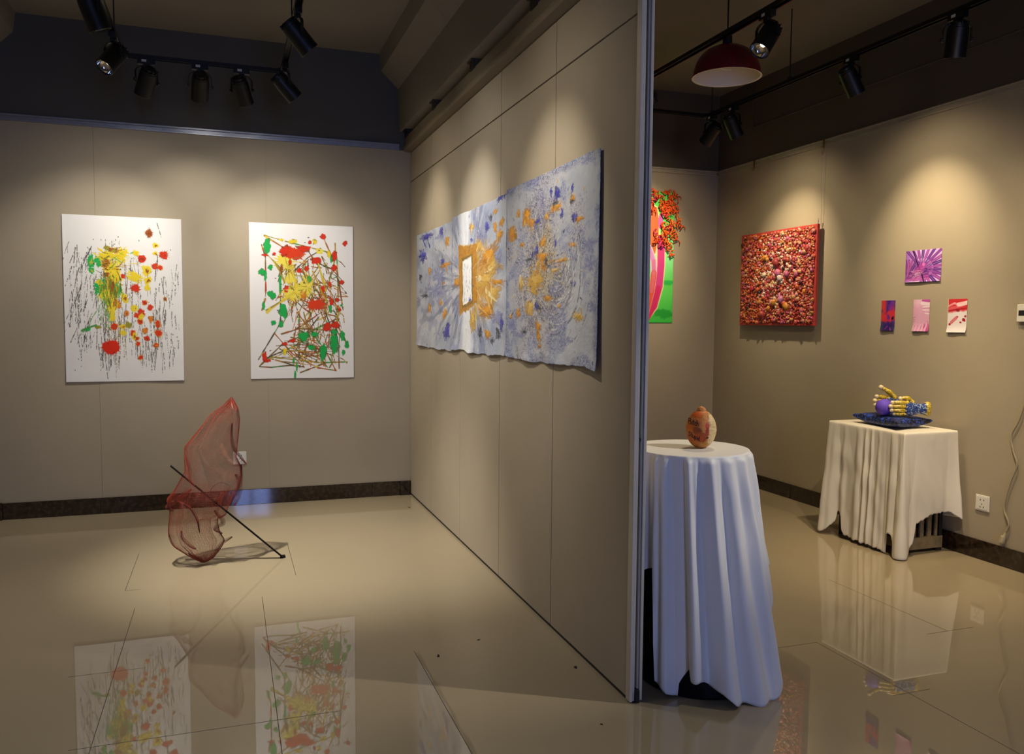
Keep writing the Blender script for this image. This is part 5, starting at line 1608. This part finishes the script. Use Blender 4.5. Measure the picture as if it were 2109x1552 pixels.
def square_cloth():
    XA, XB_, YA, YB_ = 3.437, 3.805, 3.45, 4.03     # top rectangle
    # outline samples: (x, y, nx, ny, segment, fraction)
    S = []
    cs = [((XA, YB_), (XA, YA), (-1, 0)), ((XA, YA), (XB_, YA), (0, -1)), ((XB_, YA), (XB_, YB_), (1, 0)), ((XB_, YB_), (XA, YB_), (0, 1))]
    for k, (a, c, n) in enumerate(cs):
        N = (150, 96, 40, 36)[k]
        for i in range(N):
            f = i / (N - 1)
            S.append((a[0] + (c[0] - a[0]) * f, a[1] + (c[1] - a[1]) * f, n[0], n[1], k, f))
        n2 = cs[(k + 1) % 4][2]
        for i in range(1, 14):
            g = i / 14 * math.pi / 2
            S.append((c[0], c[1], n[0] * math.cos(g) + n2[0] * math.sin(g), n[1] * math.cos(g) + n2[1] * math.sin(g), k + .5, i / 14))
    S = np.array(S)
    seg, fr = S[:, 4], S[:, 5]
    hemA = [(0, .016), (.05, .02), (.10, .05), (.15, .085), (.165, .10), (.18, .155), (.22, .16), (.25, .13), (.265, .055), (.29, .028), (.5, .02), (.74, .018), (.80, .008), (.845, .004), (.85, .03), (.86, .11), (.90, .125), (.93, .12), (.945, .045), (.97, .012), (1, .006)]
    hemB = [(0, .006), (.08, .03), (.20, .075), (.23, .13), (.245, .185), (.35, .20), (.5, .225), (.75, .24), (.9, .232), (1, .20)]
    hem = np.zeros(len(S)); off = np.zeros(len(S)); amp = np.zeros(len(S)); f = np.zeros(len(S))
    for i, (x, y, nx, ny, k, q) in enumerate(S):
        if k == 0:
            hem[i] = np.interp(q, *zip(*hemA)); off[i] = .014 + .045 * max(0, 1 - q / .16) ** 1.3 + .03 * max(0, (q - .86) / .14) ** 1.5
            for c, w_, a in ((.03, .03, .4), (.10, .05, .7), (.19, .025, -.35), (.245, .03, .35), (.36, .05, -.25), (.44, .035, .45), (.50, .018, -.5), (.535, .016, .75), (.58, .014, -.5), (.615, .014, .7), (.665, .022, -.35), (.71, .02, .45), (.80, .018, -.3), (.84, .014, -.6), (.885, .032, .8), (.945, .014, -.7)):
                f[i] += a * math.exp(-((q - c) / w_) ** 2)
            amp[i] = .020
        elif k == .5: hem[i] = .006; off[i] = .044 + .012 * math.sin(q * math.pi); amp[i] = 0
        elif k == 1:
            hem[i] = np.interp(q, *zip(*hemB)); off[i] = .012 + .032 * max(0, 1 - q / .16) ** 1.5 + .06 * max(0, (q - .80) / .20) ** 1.6
            for c, w_, a in ((.15, .05, -.9), (.45, .12, .35), (.80, .05, -.4)):
                f[i] += a * math.exp(-((q - c) / w_) ** 2)
            amp[i] = .012
        elif k == 1.5: hem[i] = .20; off[i] = .072 - .05 * q; amp[i] = 0
        else: hem[i] = .20 - .02 * math.sin(q * 3); off[i] = .022; amp[i] = .003; f[i] = math.sin(q * 30)
    hem = hem + np.where(seg < 2, .005 * (nz_at(S[:, 0] * 90 + S[:, 1] * 130, S[:, 0] * 0 + 3, 51) - .5) * 2, 0)
    hem = np.maximum(hem, .003)
    zt = ZS + .001
    rows = []
    cx_, cy_ = (XA + XB_) / 2, (YA + YB_) / 2
    for s in (.03, .3, .6, .85, .96, .992):
        rows.append(np.stack([cx_ + (S[:, 0] - cx_) * s, cy_ + (S[:, 1] - cy_) * s, np.full(len(S), zt)], 1))
    for t in np.concatenate([np.linspace(0, .05, 6), np.linspace(.06, 1, 70)]):
        z = zt - t * (zt - hem); d = zt - z; dn = np.clip(d / .66, 0, 1)
        rnd = .004 * (1 - np.exp(-d / .005))
        cr = (nz_at(S[:, 0] * 16 + S[:, 1] * 16 + 30, z * 9 + S[:, 0] * 14, 14) - .5) * .007 * np.clip(d / .08, 0, 1) * (np.abs(seg - 1) < .6)
        wrk = (nz_at(S[:, 1] * 22 + 7, z * 10, 24) - .5) * .008 * np.clip(d / .08, 0, 1) * (seg == 0)
        o_ = rnd + off * dn ** 1.1 + amp * f * (.25 * np.clip(d / .05, 0, 1) + .75 * dn ** .7) + cr + wrk
        o_ = np.maximum(o_, rnd)
        x = S[:, 0] + S[:, 2] * o_; y = S[:, 1] + S[:, 3] * o_
        x = np.minimum(x, XR - .016)
        rows.append(np.stack([x, y, z], 1))
    P = np.array(rows)
    mb = MB(); mb.grid(P, True)
    n = len(S); k = len(mb.v); mb.v.append((cx_, cy_, zt))
    for i in range(n):
        mb.f.append((k, i, (i + 1) % n)); mb.mi.append(0)
    o = mb.build('tablecloth', M['cloth2'], None, (cx_, cy_, ZS), smooth=True)
    solid(o, .0012, 1)
    return tag(o, 'ivory satin cloth with ragged hem draped over the slatted stool at the right wall', 'tablecloth')


square_cloth()


def cushion():
    F, Rr, L = np.array([3.452, 3.515]), np.array([3.742, 3.555]), np.array([3.505, 3.925])
    B_ = F + (Rr - F) + (L - F)
    n = 61
    u = np.linspace(0, 1, n)
    U, V = np.meshgrid(u, u)
    # sides drawn in between the pointed corners
    pu, pv = 2 * U - 1, 2 * V - 1
    su = pu * (1 - .13 * (1 - pv ** 2)); sv = pv * (1 - .13 * (1 - pu ** 2))
    Un, Vn = (su + 1) / 2, (sv + 1) / 2
    XY = F + Un[..., None] * (Rr - F) + Vn[..., None] * (L - F)
    th = np.clip((1 - pu ** 2) * (1 - pv ** 2), 0, 1) ** .30
    nz_ = fbm(n, n, 5, 5, 3, 3) - .5
    zm = ZS + .031 + .016 * (np.abs(pu * pv) ** 3)
    top = zm + .042 * th + .014 * nz_ * th
    bot = np.maximum(zm - .030 * th, ZS + .003)
    P1_ = np.concatenate([XY, top[..., None]], -1); P2_ = np.concatenate([XY, bot[..., None]], -1)
    mb = MB(); mb.grid(P1_); mb.grid(P2_[:, ::-1])
    bmx = mb.build('cushion', M['squiggle'], None, (3.6, 3.7, ZS + .004), smooth=True, fix=False)
    bm = bmesh.new(); bm.from_mesh(bmx.data); bmesh.ops.remove_doubles(bm, verts=bm.verts, dist=.0004); bmesh.ops.recalc_face_normals(bm, faces=bm.faces); bm.to_mesh(bmx.data); bm.free()
    return tag(bmx, 'black cushion with bright blue squiggles lying on the ivory cloth', 'cushion')


cushion()


def hand(name, loc, rot, label, fingers, thumb, group):
    """mosaic hand: +X towards the fingertips, +Z across the knuckles, +Y out of the back of the hand"""
    r = thing(name, loc, label, 'hand sculpture', group)
    r.rotation_euler = rot
    n = 40
    sec = [(-.118, .001, .001), (-.118, .020, .034), (-.112, .028, .041), (-.100, .030, .041), (-.090, .026, .034), (-.070, .023, .027), (-.050, .022, .028), (-.025, .023, .036), (0, .023, .041), (.016, .020, .041), (.026, .014, .036), (.028, .001, .001)]
    mb = MB(); P = []
    for x, ry, rz in sec:
        P.append([(x, ry * math.copysign(abs(math.cos(a)) ** .85, math.cos(a)), rz * math.copysign(abs(math.sin(a)) ** .85, math.sin(a))) for a in np.linspace(0, 2 * math.pi, n, endpoint=False)])
    mb.grid(np.array(P), True)
    p_ = mb.build('palm', M['bluemosaic'], r, smooth=True)
    p_.data.materials.append(M['yellowmosaic'])
    for f in p_.data.polygons:
        if f.center.x < -.095: f.material_index = 1
    s = p_.modifiers.new('smooth', 'SUBSURF'); s.levels = 1; s.render_levels = 1

    def finger(pts, rad, nm):
        rad *= 1.18
        q = smooth_path(pts, 5); k = len(q)
        rr = [rad * (1.0 + .10 * math.cos(i / (k - 1) * 12.5) - .22 * i / (k - 1)) for i in range(k)]
        d = (q[-1] - q[-2]).normalized()
        cut = int(k * .84)
        for j, c in enumerate((.45, .75, .93, 1.0)):
            q.append(q[k - 1] + d * rad * .75 * c); rr.append(rr[k - 1] * math.sqrt(max(.0, 1 - c * c)) + .0003)
        fo = MB().tube(q[:cut + 1], rr[:cut + 1], 14).build(nm, M['yellowmosaic'], r, smooth=True)
        MB().tube(q[cut:], [x * 1.01 for x in rr[cut:]], 14).build('fingertip', M['tip'], fo, smooth=True)
    for pts, rad in fingers: finger(pts, rad, 'finger')
    finger(*thumb, 'thumb')
    return r


gh = 'mosaic hands on the cushion'
ang = math.atan2(.062, -.19)
# near hand: fingers stacked one above the other, wrapped round the ball
fg = []
for z, L, rad in ((.031, .070, .0115), (.011, .080, .012), (-.010, .074, .0115), (-.029, .058, .010)):
    fg.append(([(.008, 0, z), (.03, .002, z * 1.05), (.03 + L * .45, -.002, z * 1.08), (.02 + L, -.012, z * 1.05)], rad))
hand('hand_sculpture', (3.612, 3.602, .796), (0, 0, ang), 'nearer of the two mosaic hands, blue palm and yellow fingers bent round the violet ball', fg,
     ([(-.022, -.004, .030), (-.004, -.010, .052), (.018, -.016, .058), (.040, -.022, .054)], .0125), gh)
fg = []
for z, L, rad in ((.030, .066, .0115), (.009, .074, .012), (-.012, .070, .0115), (-.031, .056, .010)):
    fg.append(([(.008, 0, z), (.03, -.002, z * 1.1), (.03 + L * .5, .0, z * 1.15), (.022 + L, .010, z * 1.15)], rad))
hand('hand_sculpture', (3.615, 3.745, .812), (0, R_(-4), ang), 'farther of the two mosaic hands, thumb raised behind the violet ball', fg,
     ([(-.020, .004, .032), (.004, .008, .056), (.035, .010, .074), (.070, .010, .090)], .013), gh)

bl = MB().lathe([(.0005, -.047)] + [(.047 * math.cos(a), .047 * math.sin(a)) for a in np.linspace(-1.5, 1.5, 28)] + [(.0005, .047)], 48).build('ball', M['violet'], None, (3.530, 3.700, .797), smooth=True)
for v in bl.data.vertices: v.co += Vector((3.530, 3.700, .797))
tag(bl, 'violet ball held between the two mosaic hands', 'ball')

# crumbs lying on the tiles
rg = random.Random(8)
m = MB()
for x, y, s in ((.74, 2.95, .006), (.93, 3.06, .004), (1.195, 2.70, .006), (1.10, 2.28, .004), (1.155, 5.43, .006), (2.38, 3.28, .009)):
    for _ in range(5):
        m.box((x + rg.gauss(0, s * .6), y + rg.gauss(0, s * .6), s * .3), (s * rg.uniform(.5, 1), s * rg.uniform(.4, .9), s * .55), Matrix.Rotation(rg.random() * 3, 3, 'Z'))
tag(m.build('floor_crumbs', M['seam']), 'dark crumbs scattered on the polished tiles', 'crumbs', None, 'stuff')
